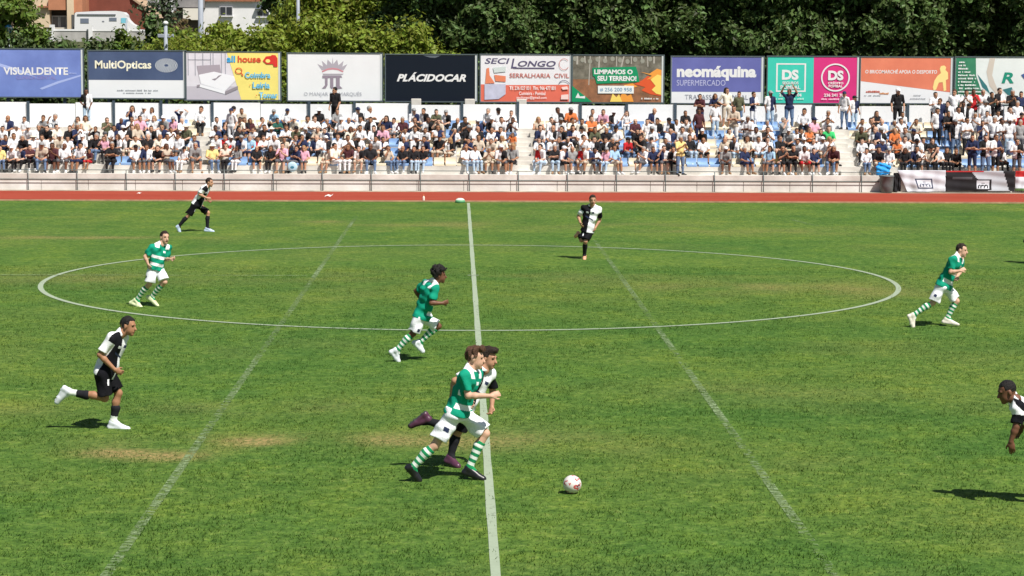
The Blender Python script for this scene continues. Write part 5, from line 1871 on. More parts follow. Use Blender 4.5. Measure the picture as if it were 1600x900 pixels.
def emblem_cls(cx0, cx1, v0, v1, base):
    def f(u, v):
        if cx0 < u < cx1 and v0 < v < v1:
            a, b2 = (u - cx0) / (cx1 - cx0), (v - v0) / (v1 - v0)
            if a < .10 or a > .90 or b2 < .12 or b2 > .88:
                return 1
            for c in (.30, .50, .70):                    # three arches
                d = math.hypot((a - c) * 2.2, max(0, b2 - .32) * 1.3)
                if abs(d - .20) < .06 and b2 > .28:
                    return 1
                if b2 <= .36 and abs(abs(a - c) - .09) < .025 and b2 > .2:
                    return 1
            if .42 < a < .58 and b2 > .60 and b2 < .70:
                return 1
            return 0
        return base
    return f


o = cloth("banner", 1402, 1477, 266, 300, [c_white, c_navy], emblem_cls(.30, .70, .14, .62, 0), 1, cut=.22)
tag(o, "white cloth banner with a navy framed arch emblem hung on the railing", "banner")


def dark_cls(u, v):
    if v > .95 and u < .55:
        return 3
    e = emblem_cls(.42, .66, .05, .58, None)(u, v)
    if e is not None:
        return {0: 0, 1: 1}[e]
    if u > .93 - .10 * v:
        return 1
    if u > .36 + .26 * (1 - v) and v > .52 or (u > .62 and v <= .52):
        return 2
    if .10 < u < .38 and .60 < v < .72:
        return 4
    return 1


o = cloth("banner", 1478, 1585, 267, 299, [c_white, c_black, c_grey, c_red, mat("banner_dark_grey", (0.09, 0.09, 0.10), 0.85)], dark_cls, 2)
tag(o, "black and grey banner with an arch emblem hung on the railing", "banner")
o = cloth("banner", 1587, 1625, 267, 299, [c_white, c_red, c_green], lambda u, v: 1 if v > .72 else (2 if v < .16 else 0), 3)
tag(o, "white banner with a red upper stripe at the right edge of the railing", "banner")
# dark cloth hanging beside the white banner
o = cloth("cloth_sheet", 1396, 1407, 270, 300, [c_black], lambda u, v: 0, 4, Y=Y0 - 0.13)
tag(o, "narrow dark cloth hanging from the railing beside the white banner", "cloth")
# a flag waved in the stand
def flag(px, py, w, h, mats, cls, lb, row):
    p = at(px, py, STEP_Y[row])
    nx, nz = 26, 16
    V, Q, mi = [], [], []
    for i in range(nx + 1):
        for j in range(nz + 1):
            u, v = i / nx, j / nz
            V.append((w * u + .02, -.10 * math.sin(5 * u + v) * u - .05 * math.sin(11 * u), h * (v - .5) - .25 * u * u + .05 * math.sin(6 * u)))
    for i in range(nx):
        for j in range(nz):
            a = i * (nz + 1) + j
            Q.append((a, a + nz + 1, a + nz + 2, a + 1))
            mi.append(cls(i / nx, j / nz))
    root = empty("flag", tuple(p), lb, "flag")
    fo = link("cloth", np_mesh("cloth", V, Q, mats, mi), root)
    so = fo.modifiers.new("thickness", 'SOLIDIFY')
    so.thickness = 0.003
    g = MB()
    g.tube([(0, 0, -h * .5 - .75), (0, 0, h * .5 + .04)], .011, seg=6)
    g.build("pole", m_rail, root)


flag(1560, 226, .62, .85, [c_white], lambda u, v: 0, "plain white flag on a short pole held up among the standing fans", 2)
flag(1572, 232, .62, .55, [c_white, c_navy], lambda u, v: 1 if v < .34 else 0, "white and navy flag held among the standing fans near the right edge", 1)

# steel drum and blue bag by the wall on the right
a = at(1385, 285, Y0 - .35)
g = MB()
g.lathe([(.20, 0), (.245, .03), (.27, .30), (.28, .62), (.30, .64), (.30, .68), (.27, .68), (.25, .45), (.01, .44)], seg=28)
o = g.build("litter_bin", mat("bin_grey", (0.13, 0.15, 0.15), 0.5, 0.2, 5, metal=0.2), None, (a[0], Y0 - .38, 0.008))
tag(o, "dark grey round litter bin standing against the wall beside the white banner", "bin")
a = at(1381, 262, Y0 - .02)
fl = Field((-.4, -.3, -.35), (.4, .3, .35), 0.02)
fl.cone((-.12, 0, -.12), (-.10, 0, .14), .15, .12, .05)
fl.cone((.12, .02, -.10), (.10, .02, .15), .14, .11, .05)
fl.cone((-.2, 0, .06), (.24, -.03, .08), .08, .09, .05)
fl.ripple(0.02, 9, 22)
o = simple_mesh("jacket", fl, [mat("jacket_blue", (0.02, 0.32, 0.78), 0.6, 0.12, 6)], None)
o.location = (a[0], Y0 + .20, Z0 + 0.27)
tag(o, "bright blue jacket bundled on the coping beside the litter bin", "jacket")
a = at(457, 255, STEP_Y[0] - .3)
g = MB()
R_, n_ = .20, 28
rings = []
for rr, yy in ((.02, -.05), (.10, -.055), (.17, -.04), (.20, 0.0), (.17, .04), (.02, .05)):
    rings.append([(rr * math.cos(2 * math.pi * i / n_), yy, rr * math.sin(2 * math.pi * i / n_)) for i in range(n_)])
g.loft(rings, 0, True, True)
g.loft([[(.075 * math.cos(2 * math.pi * i / n_), y_, -.02 + .05 * math.sin(2 * math.pi * i / n_)) for i in range(n_)] for y_ in (-.062, -.050)], 1, True)
o = g.build("round_bag", [mat("bag_pale_blue", (0.45, 0.66, 0.76), 0.6), mat("bag_teal", (0.04, 0.20, 0.30), 0.6)], None, (a[0], STEP_Y[0] - .40, Z0 + .30))
tag(o, "round pale blue bag held on the knees of a front row spectator", "bag")

# ------------------------------------------------------------------ hillside
def hz(x, y):
    t = min(max((y - 62) / 120.0, 0), 1)
    z = 1.9 + 5.2 * t * t * (3 - 2 * t)
    if y > 182:
        z += (y - 182) * .03
    return z


nx, ny = 60, 60
V, Q = [], []
for i in range(nx + 1):
    for j in range(ny + 1):
        x, y = -260 + 520 * i / nx, YB + .22 + (520 - YB) * (j / ny) ** 1.6
        V.append((x, y, hz(x, y) + (.25 * math.sin(x * .31 + y * .17) if y > 50 else 0)))
for i in range(nx):
    for j in range(ny):
        a = i * (ny + 1) + j
        Q.append((a, a + ny + 1, a + ny + 2, a + 1))
tag(link("hillside", np_mesh("hillside", V, Q, mat("hillside_soil", (0.07, 0.08, 0.03), 0.95, 0.5, .5, .4, 4))), kind='structure')

# ------------------------------------------------------------------ trees and bushes
def leaf_mesh(name, lobes, n, size, seed, up_bias=.35, gap=.42):
    r = np.random.default_rng(seed)
    w = np.array([l[1][0] * l[1][1] + l[1][0] * l[1][2] for l in lobes])
    w = w / w.sum()
    P, Nn = [], []
    for l, f in zip(lobes, w):
        k = int(n * f) + 1
        ns_ = max(5, int(16 * l[1][0]))
        # sprays of leaves over the lobe, each drooping outwards, with loose leaves between them
        d = r.normal(size=(ns_, 3))
        d /= np.linalg.norm(d, axis=1)[:, None]
        c = np.array(l[0]) + d * (0.55 + 0.65 * r.random((ns_, 1))) * np.array(l[1])
        rad = (.16 + .26 * r.random(ns_)) * (.75 + .25 * gap / .4)
        which = r.integers(0, ns_, k)
        g3 = r.normal(size=(k, 3)) * np.array([1.0, 1.0, .75])
        along = d[which] * (r.random((k, 1)) - .3) * rad[which][:, None] * 1.6
        p = c[which] + g3 * rad[which][:, None] * .62 + along
        p[:, 2] -= .35 * np.abs(along).sum(1) * r.random(k)
        loose = r.random(k) < .22
        dl = r.normal(size=(k, 3))
        dl /= np.linalg.norm(dl, axis=1)[:, None]
        p[loose] = (np.array(l[0]) + dl * (0.4 + .75 * r.random((k, 1))) * np.array(l[1]))[loose]
        P.append(p)
        nrm_ = .6 * d[which] + .4 * g3
        nrm_[loose] = dl[loose]
        Nn.append(nrm_)
    P, Nn = np.concatenate(P), np.concatenate(Nn)
    k = len(P)
    nn = Nn * .8 + r.normal(size=(k, 3)) * .6 + np.array([0, -.15, up_bias + .1])
    nn /= np.linalg.norm(nn, axis=1)[:, None]
    a = np.cross(nn, r.normal(size=(k, 3)))
    a /= np.linalg.norm(a, axis=1)[:, None]
    b = np.cross(nn, a)
    sz = size * (.6 + .8 * r.random(k))[:, None]
    V = np.stack([P - a * sz * .55, P + b * sz * .32 - a * sz * .05 + nn * sz * .10, P + a * sz * .6, P - b * sz * .32 - a * sz * .05 + nn * sz * .10], 1).reshape(-1, 3)
    Q = np.arange(4 * k).reshape(-1, 4)
    return V, Q


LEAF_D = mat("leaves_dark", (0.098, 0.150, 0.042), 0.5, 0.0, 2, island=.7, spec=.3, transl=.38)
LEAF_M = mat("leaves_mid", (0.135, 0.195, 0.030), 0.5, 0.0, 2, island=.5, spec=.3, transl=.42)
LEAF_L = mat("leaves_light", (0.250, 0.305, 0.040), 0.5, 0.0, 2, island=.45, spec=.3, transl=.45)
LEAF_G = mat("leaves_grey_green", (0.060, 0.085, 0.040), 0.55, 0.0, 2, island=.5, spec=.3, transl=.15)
LEAF_S = mat("leaves_shade", (0.070, 0.110, 0.030), 0.5, 0.0, 2, island=.5, spec=.3, transl=.15)  # own dark green of the shrubs and hedges
BARK = mat("bark", (0.09, 0.065, 0.045), 0.9, 0.4, 5, .6, 12)
TREE_ME = {}


def tree(kind, x, y, hgt, rx, ry, zlo, leaf, n, size, label, seed, z=None, group=None, name="tree", cat="tree", nl=14):
    """trunk with limbs and a crown between heights zlo and hgt above its foot"""
    z = hz(x, y) if z is None else z
    r = random.Random(seed)
    root = empty(name, (x, y, z - .1), label, cat, group)
    lobes = []
    H = hgt - zlo
    for i in range(nl):
        t = (i + .5) / nl
        a = r.uniform(0, 6.28)
        q = math.sin(math.pi * min(1, .18 + .72 * t)) ** .8
        d = r.uniform(.25, .75)
        cx, cy, cz = rx * d * q * math.cos(a), ry * d * q * math.sin(a), zlo + H * (.08 + .84 * t)
        s = r.uniform(.30, .54) if nl < 40 else r.uniform(.26, .46)
        lobes.append(((cx, cy, cz), (rx * s, ry * s, min(H * .28, rx * s * r.uniform(.7, 1.0)))))
    V, Q = leaf_mesh("crown", lobes, n, size, seed, gap=.42 if leaf is LEAF_D else .60)
    link("crown", np_mesh("crown", V, Q, leaf, smooth=False), root)
    g = MB()
    tr = max(.05, hgt * .022)
    top = zlo + H * .75
    bend = r.uniform(-.3, .3)
    g.tube([(0, 0, -.3), (bend * .2, 0, zlo * .6), (bend * .6, .05, zlo + H * .3), (bend, 0, top)], [tr, tr * .85, tr * .55, tr * .15], 0, 8)
    for l in lobes:
        c = Vector(l[0])
        b0 = Vector((bend * .5 * min(1, c.z / top), 0, max(zlo * .5, c.z - H * .22)))
        g.tube([b0, (b0 + c) * .5 + Vector((0, 0, -.1)), c], [tr * .38, tr * .25, tr * .1], 0, 5)
    g.build("trunk", BARK, root)
    return root


def dup_tree(root, x, y, rz, sc, label, z=None):
    z = hz(x, y) if z is None else z
    c = root.copy()
    col.objects.link(c)
    c.location = (x, y, z - .1)
    c.rotation_euler = (0, 0, rz)
    c.scale = sc
    c["label"] = label
    for ch in root.children:
        d = ch.copy()
        d.parent = c
        col.objects.link(d)
    return c


# the dark row behind the boards on the right
DARKG = "dark trees behind the boards"
spots = [(672, 51.5), (765, 50.5), (880, 52), (985, 51), (1090, 52), (1195, 50.8), (1300, 52), (1405, 51), (1510, 52.2), (1615, 51)]
lab = ["dark leafy tree behind the black billboard, first of the dark row", "dark leafy tree behind the metalwork billboard", "dark leafy tree behind the seam of the metalwork and fire billboards",
       "dark leafy tree behind the burning forest billboard", "dark leafy tree behind the left half of the periwinkle billboard", "dark leafy tree behind the turquoise square sign",
       "dark leafy tree behind the pink round sign", "dark leafy tree behind the orange billboard", "dark leafy tree behind the left part of the green billboard", "dark leafy tree past the right edge of the green billboard"]
protos = []
for i, (px, y) in enumerate(spots):
    x = at(px, 60, y)[0]
    if i < 3:
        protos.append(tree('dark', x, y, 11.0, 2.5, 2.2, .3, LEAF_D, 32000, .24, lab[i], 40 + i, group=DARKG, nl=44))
    else:
        dup_tree(protos[i % 3], x, y, [0, 2.1, 4.0, 1.1, 5.2, 3.3, .6][i % 7], (1.0, 1.0, rng.uniform(.95, 1.1)), lab[i])
spots2 = [(720, 56), (830, 57), (935, 56), (1040, 57.5), (1150, 56), (1250, 57), (1355, 56), (1460, 57), (1560, 56), (1660, 57)]
for i, (px, y) in enumerate(spots2):
    x = at(px, 60, y)[0]
    dup_tree(protos[(i + 1) % 3], x, y, rng.uniform(0, 6.28), (1.15, 1.1, 1.25), "taller dark tree in the second rank, %s from the left behind the dark row" % nth(i + 1))
# lighter trees and bushes on the left
tree('mid', at(4, 50, 52)[0], 52, 12.0, 1.75, 1.6, .4, LEAF_M, 15000, .25, "leafy green tree at the left edge behind the lilac billboard", 61, nl=22)
tree('mid', at(50, 66, 51)[0], 51, 5.0, .9, .9, .3, LEAF_M, 4500, .22, "small green tree right of the left edge tree, behind the lilac billboard", 62, nl=12)
BUSH_A = tree('light', at(385, 50, 53)[0], 53, 4.35, 2.3, 1.6, .3, LEAF_L, 14000, .24, "bright green bush behind the bedroom billboard", 63, name="bush", cat="bush", nl=18)
tree('light', at(343, 55, 54)[0], 54, 5.3, .75, .8, .3, LEAF_L, 5000, .24, "bright green bush behind the gap left of the bedroom billboard", 64, name="bush", cat="bush")
tree('light', at(500, 30, 55)[0], 55, 8.4, 2.2, 1.8, .4, LEAF_L, 13000, .25, "bright green tree behind the white crown billboard", 65, nl=22)
tree('mid', at(590, 20, 57)[0], 57, 10.5, 2.3, 2.0, .5, LEAF_M, 14000, .25, "tall green tree behind the right end of the crown billboard", 66, nl=24)
tree('light', at(655, 62, 49)[0], 49, 4.95, 1.9, 1.2, .2, LEAF_L, 9500, .22, "bright green bush behind the top of the black billboard", 67, name="bush", cat="bush", nl=14)
BUSH_B = tree('light', at(560, 66, 50)[0], 50, 4.4, 2.1, 1.2, .2, LEAF_L, 8000, .22, "low bright green bush behind the crown billboard's right half", 68, name="bush", cat="bush", nl=14)
tree('grey', at(440, 20, 60)[0], 60, 9.0, .95, 1.0, 1.0, LEAF_S, 8000, .25, "dark green tree beside the pale street pole", 69, nl=18)
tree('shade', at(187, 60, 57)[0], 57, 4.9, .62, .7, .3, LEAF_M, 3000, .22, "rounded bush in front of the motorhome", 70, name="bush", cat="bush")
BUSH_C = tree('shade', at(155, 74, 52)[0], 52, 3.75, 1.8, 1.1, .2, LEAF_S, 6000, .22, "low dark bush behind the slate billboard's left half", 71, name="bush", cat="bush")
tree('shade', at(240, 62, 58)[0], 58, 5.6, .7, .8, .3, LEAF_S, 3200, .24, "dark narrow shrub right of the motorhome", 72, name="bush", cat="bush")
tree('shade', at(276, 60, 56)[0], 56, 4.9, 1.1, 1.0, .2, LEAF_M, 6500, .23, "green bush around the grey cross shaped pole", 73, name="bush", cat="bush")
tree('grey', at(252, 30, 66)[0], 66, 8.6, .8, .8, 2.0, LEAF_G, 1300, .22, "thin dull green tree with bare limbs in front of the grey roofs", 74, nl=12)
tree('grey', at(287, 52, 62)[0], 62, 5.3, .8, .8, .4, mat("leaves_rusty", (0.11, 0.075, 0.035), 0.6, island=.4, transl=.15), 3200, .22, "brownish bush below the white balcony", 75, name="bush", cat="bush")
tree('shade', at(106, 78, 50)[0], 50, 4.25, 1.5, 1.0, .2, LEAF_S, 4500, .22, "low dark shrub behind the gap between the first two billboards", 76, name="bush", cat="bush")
for px, y, sx, sz, src, lb in ((325, 50, .8, .92, BUSH_B, "bright green bush behind the left edge of the bedroom billboard"), (415, 49.5, 1.0, 1.0, BUSH_B, "bright green bush behind the yellow end of the bedroom billboard"),
                               (480, 51, 1.0, 1.12, BUSH_B, "bright green bush behind the left end of the crown billboard"), (300, 53, .8, .95, BUSH_C, "dark bush below the blue grey utility pole"),
                               (215, 51, .8, .95, BUSH_C, "low dark bush behind the dotted eye emblem"), (605, 52, 1.0, 1.15, BUSH_B, "bright green bush behind the gap left of the black billboard"),
                               (465, 58, .7, 1.45, BUSH_A, "tall bright bush right of the dark tree by the street pole"),
                               (130, 49, .6, .86, BUSH_C, "small dark bush behind the slate billboard's left corner"), (270, 52, .7, .9, BUSH_B, "green bush at the foot of the cross shaped pole"),
                               (545, 60, 1.0, 1.8, BUSH_A, "tall bright green bush between the crown billboard's trees"), (630, 58, .9, 1.45, BUSH_A, "tall bright green bush under the glimpsed pink house"),
                               (70, 50, .75, .80, BUSH_C, "dark bush filling the bank under the orange house's garden wall"), (178, 49, .75, .80, BUSH_C, "dark bush on the bank in front of the wall post"),
                               (232, 50, .6, .84, BUSH_B, "bright bush on the bank right of the rounded bush"), (292, 49, .7, .86, BUSH_B, "bright bush behind the gap between the slate and bedroom billboards"),
                               (520, 50, .9, 1.1, BUSH_B, "bright bush above the crown at the middle of the white billboard"), (680, 52, .8, 1.12, BUSH_B, "bright bush above the right end of the black billboard"),
                               (30, 49, .7, 1.05, BUSH_C, "low dark bush behind the lilac billboard")):
    dup_tree(src, at(px, 60, y)[0], y, rng.uniform(0, 6.28), (sx, sx, sz), lb)
# undergrowth seen in the slot under the boards
for i, (px, lb) in enumerate(((60, "under the lilac billboard"), (215, "under the slate billboard"), (365, "under the bedroom billboard"), (525, "under the crown billboard"), (672, "under the black billboard"),
                              (825, "under the metalwork billboard"), (965, "under the burning forest billboard"), (1120, "under the periwinkle billboard"), (1270, "under the turquoise and pink billboard"),
                              (1415, "under the orange billboard"), (1560, "under the green billboard"))):
    x = at(px, 160, 44.6)[0]
    if i == 0:
        hp = tree('hedge', x, 44.6, 2.2, 2.3, .8, .1, LEAF_S, 5000, .2, "dark hedge seen " + lb, 90, z=1.9, group="hedges under the boards", name="hedge", cat="hedge", nl=12)
    else:
        dup_tree(hp, x, 44.6, 3.14 * (i % 2), (1, 1, rng.uniform(.9, 1.05)), "dark hedge seen " + lb, z=1.9)

# ------------------------------------------------------------------ poles and signs on the bank
m_pole = mat("pole_grey", (0.30, 0.33, 0.38), 0.6, 0.1, 2)


def pole(px, y, pytop, r, label, name="street_pole"):
    b = at(px, 60, y)
    z0 = hz(b[0], y)
    zt = at(px, pytop, y)[2]
    root = empty(name, (b[0], y, z0 - .2), label, "pole")
    g = MB()
    g.tube([(0, 0, 0), (0, 0, zt - z0)], [r * 1.1, r * .8], 0, 10)
    g.build("shaft", m_pole, root)
    return root, zt - z0


r_, h_ = pole(314, 58, -30, .15, "thick blue grey utility pole in front of the white house", "utility_pole")
g = MB()
g.box(-.6, .6, -.05, .05, h_ - .3, h_ - .18)
g.build("crossarm", m_pole, r_)
r_, h_ = pole(466, 52, -25, .09, "thin pale street pole between two green trees", "street_pole")
g = MB()
g.tube([(0, 0, h_), (.5, -.1, h_ + .25), (1.0, -.2, h_ + .3)], .035)
g.build("lamp_arm", m_pole, r_)
r_, h_ = pole(259, 49, 32, .10, "grey pole with a short crossarm standing in the bushes", "cross_pole")
zc = at(259, 56, 49)[2] - (r_.location.z)
g = MB()
g.box(-.36, .36, -.06, .06, zc - .08, zc + .08, bev=.015)
g.build("crossarm", m_pole, r_)
g = MB()
g.lathe([(.05, h_), (.12, h_ + .03), (.12, h_ + .12), (.05, h_ + .18)], seg=14)
g.build("lamp_head", mat("lamp_white", (0.7, 0.7, 0.68), 0.4), r_)
a = at(14, 45, 51)
root = empty("round_sign", (a[0], 51, hz(a[0], 51)), "round blue sign with a white heart shape in the left edge tree", "sign")
zz = a[2] - hz(a[0], 51)
g = MB()
n_ = 28
g.loft([[(.19 * math.cos(2 * math.pi * i / n_), y_, zz + .19 * math.sin(2 * math.pi * i / n_)) for i in range(n_)] for y_ in (-.05, 0.0)])
g.build("disc", mat("sign_blue", (0.01, 0.16, 0.36), 0.4), root)
g = MB()
hp_ = [(0, -.13), (.13, .0), (.135, .07), (.08, .10), (0, .06), (-.08, .10), (-.135, .07), (-.13, .0)]
g.loft([[(x + .02, y_, zz - .0 + z) for x, z in hp_] for y_ in (-.06, -.051)])
g.build("heart", mat("sign_white", (0.8, 0.82, 0.82), 0.4), root)
g = MB()
g.tube([(0, .03, -.2), (0, .03, zz)], .03, seg=8)
g.build("post", m_pole, root)

# ------------------------------------------------------------------ houses and motorhome on the hill
YH = 172.0
m_cream = mat("render_cream", (0.66, 0.52, 0.36), 0.85, 0.08, 1)
m_orange = mat("render_orange", (0.46, 0.20, 0.11), 0.85, 0.12, 1)
m_redw = mat("render_brick_red", (0.205, 0.062, 0.042), 0.9, 0.18, .8)
m_whitew = mat("render_white", (0.74, 0.74, 0.74), 0.8, 0.06, 1)
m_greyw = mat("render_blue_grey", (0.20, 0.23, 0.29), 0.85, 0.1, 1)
m_roofg = mat("roof_grey", (0.22, 0.21, 0.21), 0.85, 0.2, 1.5)
m_glass = mat("window_glass", (0.03, 0.035, 0.045), 0.12, spec=.6)
m_frame = mat("window_frame", (0.50, 0.50, 0.52), 0.5)
m_dark = mat("dark_recess", (0.045, 0.035, 0.035), 0.8)  # the balcony's shadow, put into the recess colour
m_tile = mat("roof_tile", (0.32, 0.13, 0.075), 0.85, 0.25, 3)


def hb(root, name, px0, px1, py0, py1, m, Y, depth, setf=0.0, bev=0.0):
    a, b2 = at(px0, py1, Y), at(px1, py0, Y)
    o = np.array(root.location)
    g = MB()
    g.box(a[0] - o[0], b2[0] - o[0], Y - o[1] - setf, Y - o[1] + depth, a[2] - o[2], b2[2] - o[2], bev=bev)
    return g.build(name, m, root)


def house(px, Y, label):
    a = at(px, 60, Y)
    return empty("house", (a[0], Y, hz(a[0], Y)), label, "house")


hs = house(92, YH, "orange and cream house with balcony behind the left edge tree")
hb(hs, "wall", 20, 76, -60, 75, m_cream, YH, 8, 0)
hb(hs, "ground_wall", 68, 128, 43, 75, mat("render_pale", (0.60, 0.55, 0.48), 0.85, 0.08, 1), YH, 8, 0)
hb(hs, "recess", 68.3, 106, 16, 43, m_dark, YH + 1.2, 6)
hb(hs, "upper_wall", 76.2, 105.8, -60, -1, m_cream, YH + 1.2, 6)
hb(hs, "balcony", 76.4, 106, -1, 15.5, m_orange, YH, 1.1, .25)
hb(hs, "balcony_side", 60, 76, 9.5, 12, m_tile, YH, .4, .5)
for i in range(3):
    w_ = hb(hs, "window", 69.5 + 12 * i, 80.6 + 12 * i, 24.5, 43, m_frame, YH + 1.2, .5, .12)
    o_ = hb(hs, "pane", 71 + 12 * i, 79 + 12 * i, 26.5, 42, mat("pane_grey", (0.14, 0.13, 0.135), 0.25, spec=.5), YH + 1.2, .1, .16)
    o_.parent = w_
    o_.matrix_parent_inverse = Matrix()
hb(hs, "column", 106.3, 115, -60, 48, m_cream, YH, 8, .45)
hb(hs, "side_wall", 115.2, 127.8, -60, 20, m_orange, YH, 8, .2)
hb(hs, "dark_door", 113.5, 118, 23, 48, mat("door_grey", (0.10, 0.10, 0.10), 0.6), YH, .3, .5)
hs2 = house(180, YH + 4, "brick red gabled house behind the white motorhome")
Yg = YH + 4
ct = hs2.location
pts = [(128.5, 60), (128.5, -60), (196, -60), (207, 0), (224, 12), (233, 28), (236, 60)]
g = MB()
fr = [at(px, py, Yg) - np.array(ct) for px, py in pts]
g.loft([[(p[0], 0.0, p[2]) for p in fr], [(p[0], 9.0, p[2]) for p in fr]])
g.build("wall", m_redw, hs2)
g = MB()
cp = [at(px, py, Yg) - np.array(ct) for px, py in ((196, -60), (206.5, -1), (224, 11.5), (233, 27.5))]
g.loft([[(p[0], -.25, p[2]), (p[0] + .28, -.25, p[2] + .05), (p[0] + .28, 9.2, p[2] + .05), (p[0], 9.2, p[2])] for p in cp])
g.build("verge", mat("verge_tan", (0.42, 0.30, 0.20), 0.85), hs2)
hs3 = house(255, YH + 22, "pale house under grey roofs above the bushes")
Yc = YH + 22
hb(hs3, "wall", 205, 300, 10, 60, mat("render_dull", (0.30, 0.27, 0.25), 0.85, 0.1, 1), Yc, 8)
g = MB()
p0, p1 = at(196, 13, Yc) - np.array(hs3.location), at(304, -22, Yc) - np.array(hs3.location)
g.loft([[(p0[0], -.6, p0[2]), (p1[0], -.6, p0[2]), (p1[0], 5, p1[2]), (p0[0], 5, p1[2])], [(p0[0], -.6, p0[2] - .25), (p1[0], -.6, p0[2] - .25), (p1[0], 5, p1[2] - .25), (p0[0], 5, p1[2] - .25)]])
g.build("roof", m_roofg, hs3)
hb(hs3, "downpipe", 269.5, 272.5, -10, 22, m_whitew, Yc, .2, .9)
hs4 = house(302, YH - 8, "small house with a white balcony left of the utility pole")
Yd = YH - 8
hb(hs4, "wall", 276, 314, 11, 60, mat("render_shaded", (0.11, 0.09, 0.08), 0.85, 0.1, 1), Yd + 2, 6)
hb(hs4, "roof", 270, 316, -40, 11.5, m_roofg, Yd + 1.5, 7, .3)
hb(hs4, "balcony", 286, 312, 13, 31, mat("balcony_white", (0.72, 0.68, 0.60), 0.8, 0.05, 1), Yd, 1.9)
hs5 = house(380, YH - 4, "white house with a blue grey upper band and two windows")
Ye = YH - 4
hb(hs5, "wall", 318, 445, 13, 66, m_whitew, Ye, 9)
hb(hs5, "upper_band", 318, 446, 2.2, 12.8, m_whitew, Ye, 9, .012)  # plain white strip of wall; its grey tone is the eave's cast shadow
hb(hs5, "eave", 312, 452, -1.0, 2.0, m_tile, Ye, 9.5, .34)
hb(hs5, "upper_storey", 318, 446, -60, -1.2, m_cream, Ye, 8, -.8)
for (xa, xb, ya, yb) in ((343.5, 363.5, 10, 24.5), (401.5, 421, 17.5, 26)):
    w_ = hb(hs5, "window", xa, xb, ya, yb, m_frame, Ye, .3, .14)
    for k in range(2):
        o_ = hb(hs5, "pane", xa + 1.2 + k * (xb - xa) / 2 - k * .4, xa + (xb - xa) / 2 - .8 + k * ((xb - xa) / 2), ya + 1, yb - 1.2, m_glass, Ye, .1, .18)
        o_.parent = w_
        o_.matrix_parent_inverse = Matrix()
    hb(hs5, "sill", xa - 1, xb + 1, yb + .3, yb + 1.6, m_whitew, Ye, .3, .3)
hb(hs5, "awning", 400, 417, 10.5, 14, m_greyw, Ye, .3, .5)  # blue grey slab projecting above the right window
hs6 = house(660, 190, "pinkish house glimpsed between the trees above the black billboard")
hb(hs6, "wall", 628, 690, 35, 60, mat("render_pink", (0.58, 0.44, 0.38), 0.85, 0.1, 1), 190, 8)
hb(hs6, "roof", 624, 692, 27, 35, m_tile, 190, 9, .8)

# motorhome
Ym = YH - 3
a = at(166, 46, Ym)
mh = empty("motorhome", (a[0], Ym, a[2] - 1.0), "white motorhome parked above the concrete wall", "motorhome")
o = np.array(mh.location)


def mp_(px, py):
    p = at(px, py, Ym) - o
    return p[0], p[2]


outl = [(116, 47), (116.5, 21), (119, 19), (150, 17.4), (182, 17), (193, 19), (197, 23), (197.5, 27), (200, 31), (206, 37), (212, 40), (214.5, 44), (214.5, 50), (116, 52)]
pr = [mp_(*q) for q in outl]
g = MB()
g.loft([[(x, y, z) for x, z in pr] for y in (0, .06, 2.1, 2.16)] if False else [[(x * .995, 0, z) for x, z in pr], [(x, .06, z) for x, z in pr], [(x, 2.1, z) for x, z in pr], [(x * .995, 2.16, z) for x, z in pr]])
g.build("body", mat("motorhome_white", (0.76, 0.76, 0.77), 0.35, spec=.5), mh)


def mbox(name, px0, px1, py0, py1, m, y0_, y1_, par=mh):
    x0, z1 = mp_(px0, py0)
    x1, z0 = mp_(px1, py1)
    g = MB()
    g.box(x0, x1, y0_, y1_, z0, z1)
    return g.build(name, m, par)


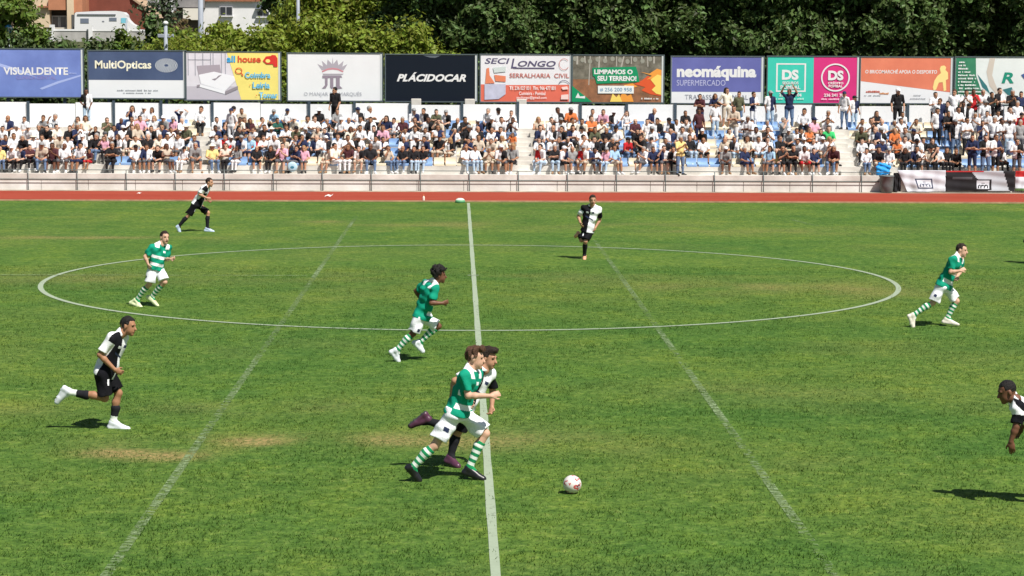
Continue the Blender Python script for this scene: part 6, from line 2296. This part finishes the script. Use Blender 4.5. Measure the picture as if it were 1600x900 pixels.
mbox("awning_rail", 121, 181, 21.6, 23.4, mat("awning_grey", (0.22, 0.23, 0.26), 0.5), -.10, -.003)
for (xa, xb, ya, yb) in ((126, 138.5, 29, 36), (171, 182, 27.8, 32.6)):
    w_ = mbox("window", xa - .5, xb + .5, ya - .4, yb + .4, mat("motorhome_window_rim", (0.35, 0.36, 0.38), 0.4), -.03, -.003)
    mbox("pane", xa, xb, ya, yb, mat("motorhome_glass", (0.16, 0.19, 0.25), 0.15, spec=.6), -.04, -.031, w_)
mbox("cab_window", 189, 199, 28.5, 35, mat("cab_glass", (0.20, 0.42, 0.50), 0.15, spec=.6), -.03, -.003)
mbox("vent", 159.5, 163, 32.5, 34.5, mat("awning_grey", (0, 0, 0)), -.02, -.003)
for px in (135, 203):
    x, z = mp_(px, 52)
    g = MB()
    n_ = 20
    g.loft([[(x + .33 * math.cos(2 * math.pi * i / n_), y_, z + .33 * math.sin(2 * math.pi * i / n_)) for i in range(n_)] for y_ in (-.02, .22)])
    g.build("wheel", mat("tyre", (0.02, 0.02, 0.02), 0.8), mh)
# terrace carrying the street in front of the houses
Yw = YH - 14
fw = empty("concrete_fence", (at(150, 70, Yw)[0], Yw, hz(0, Yw)), "grey concrete wall with white posts below the motorhome", "wall")
hb(fw, "wall", 60, 262, 48.5, 84, mat("fence_concrete", (0.40, 0.39, 0.37), 0.9, 0.15, 1.5), Yw, .25)
hb(fw, "cap", 60, 232, 46, 48.2, m_whitew, Yw, .35, .05)
for px in (81.5, 142, 199):
    hb(fw, "fence_post", px - 2.6, px + 2.6, 38.5, 74, m_whitew, Yw, .5, .35)
for i in range(2):
    pass
sgn = at(193, 38, Yw - 2)
root = empty("street_sign", (sgn[0], Yw - 2, hz(0, Yw - 2)), "white and light blue street sign in front of the motorhome cab", "sign")
hb(root, "board", 189.5, 196, 28, 36, mat("sign_light_blue", (0.20, 0.55, 0.68), 0.5), Yw - 2, .06)
hb(root, "lower_board", 191, 195.5, 38, 45.5, m_whitew, Yw - 2, .06)
g = MB()
zt = at(197, 30, Yw - 2)[2] - root.location.z
x_ = at(197, 30, Yw - 2)[0] - root.location.x
g.tube([(x_, .1, -.3), (x_, .1, zt)], .06, seg=8)
g.build("post", m_pole, root)
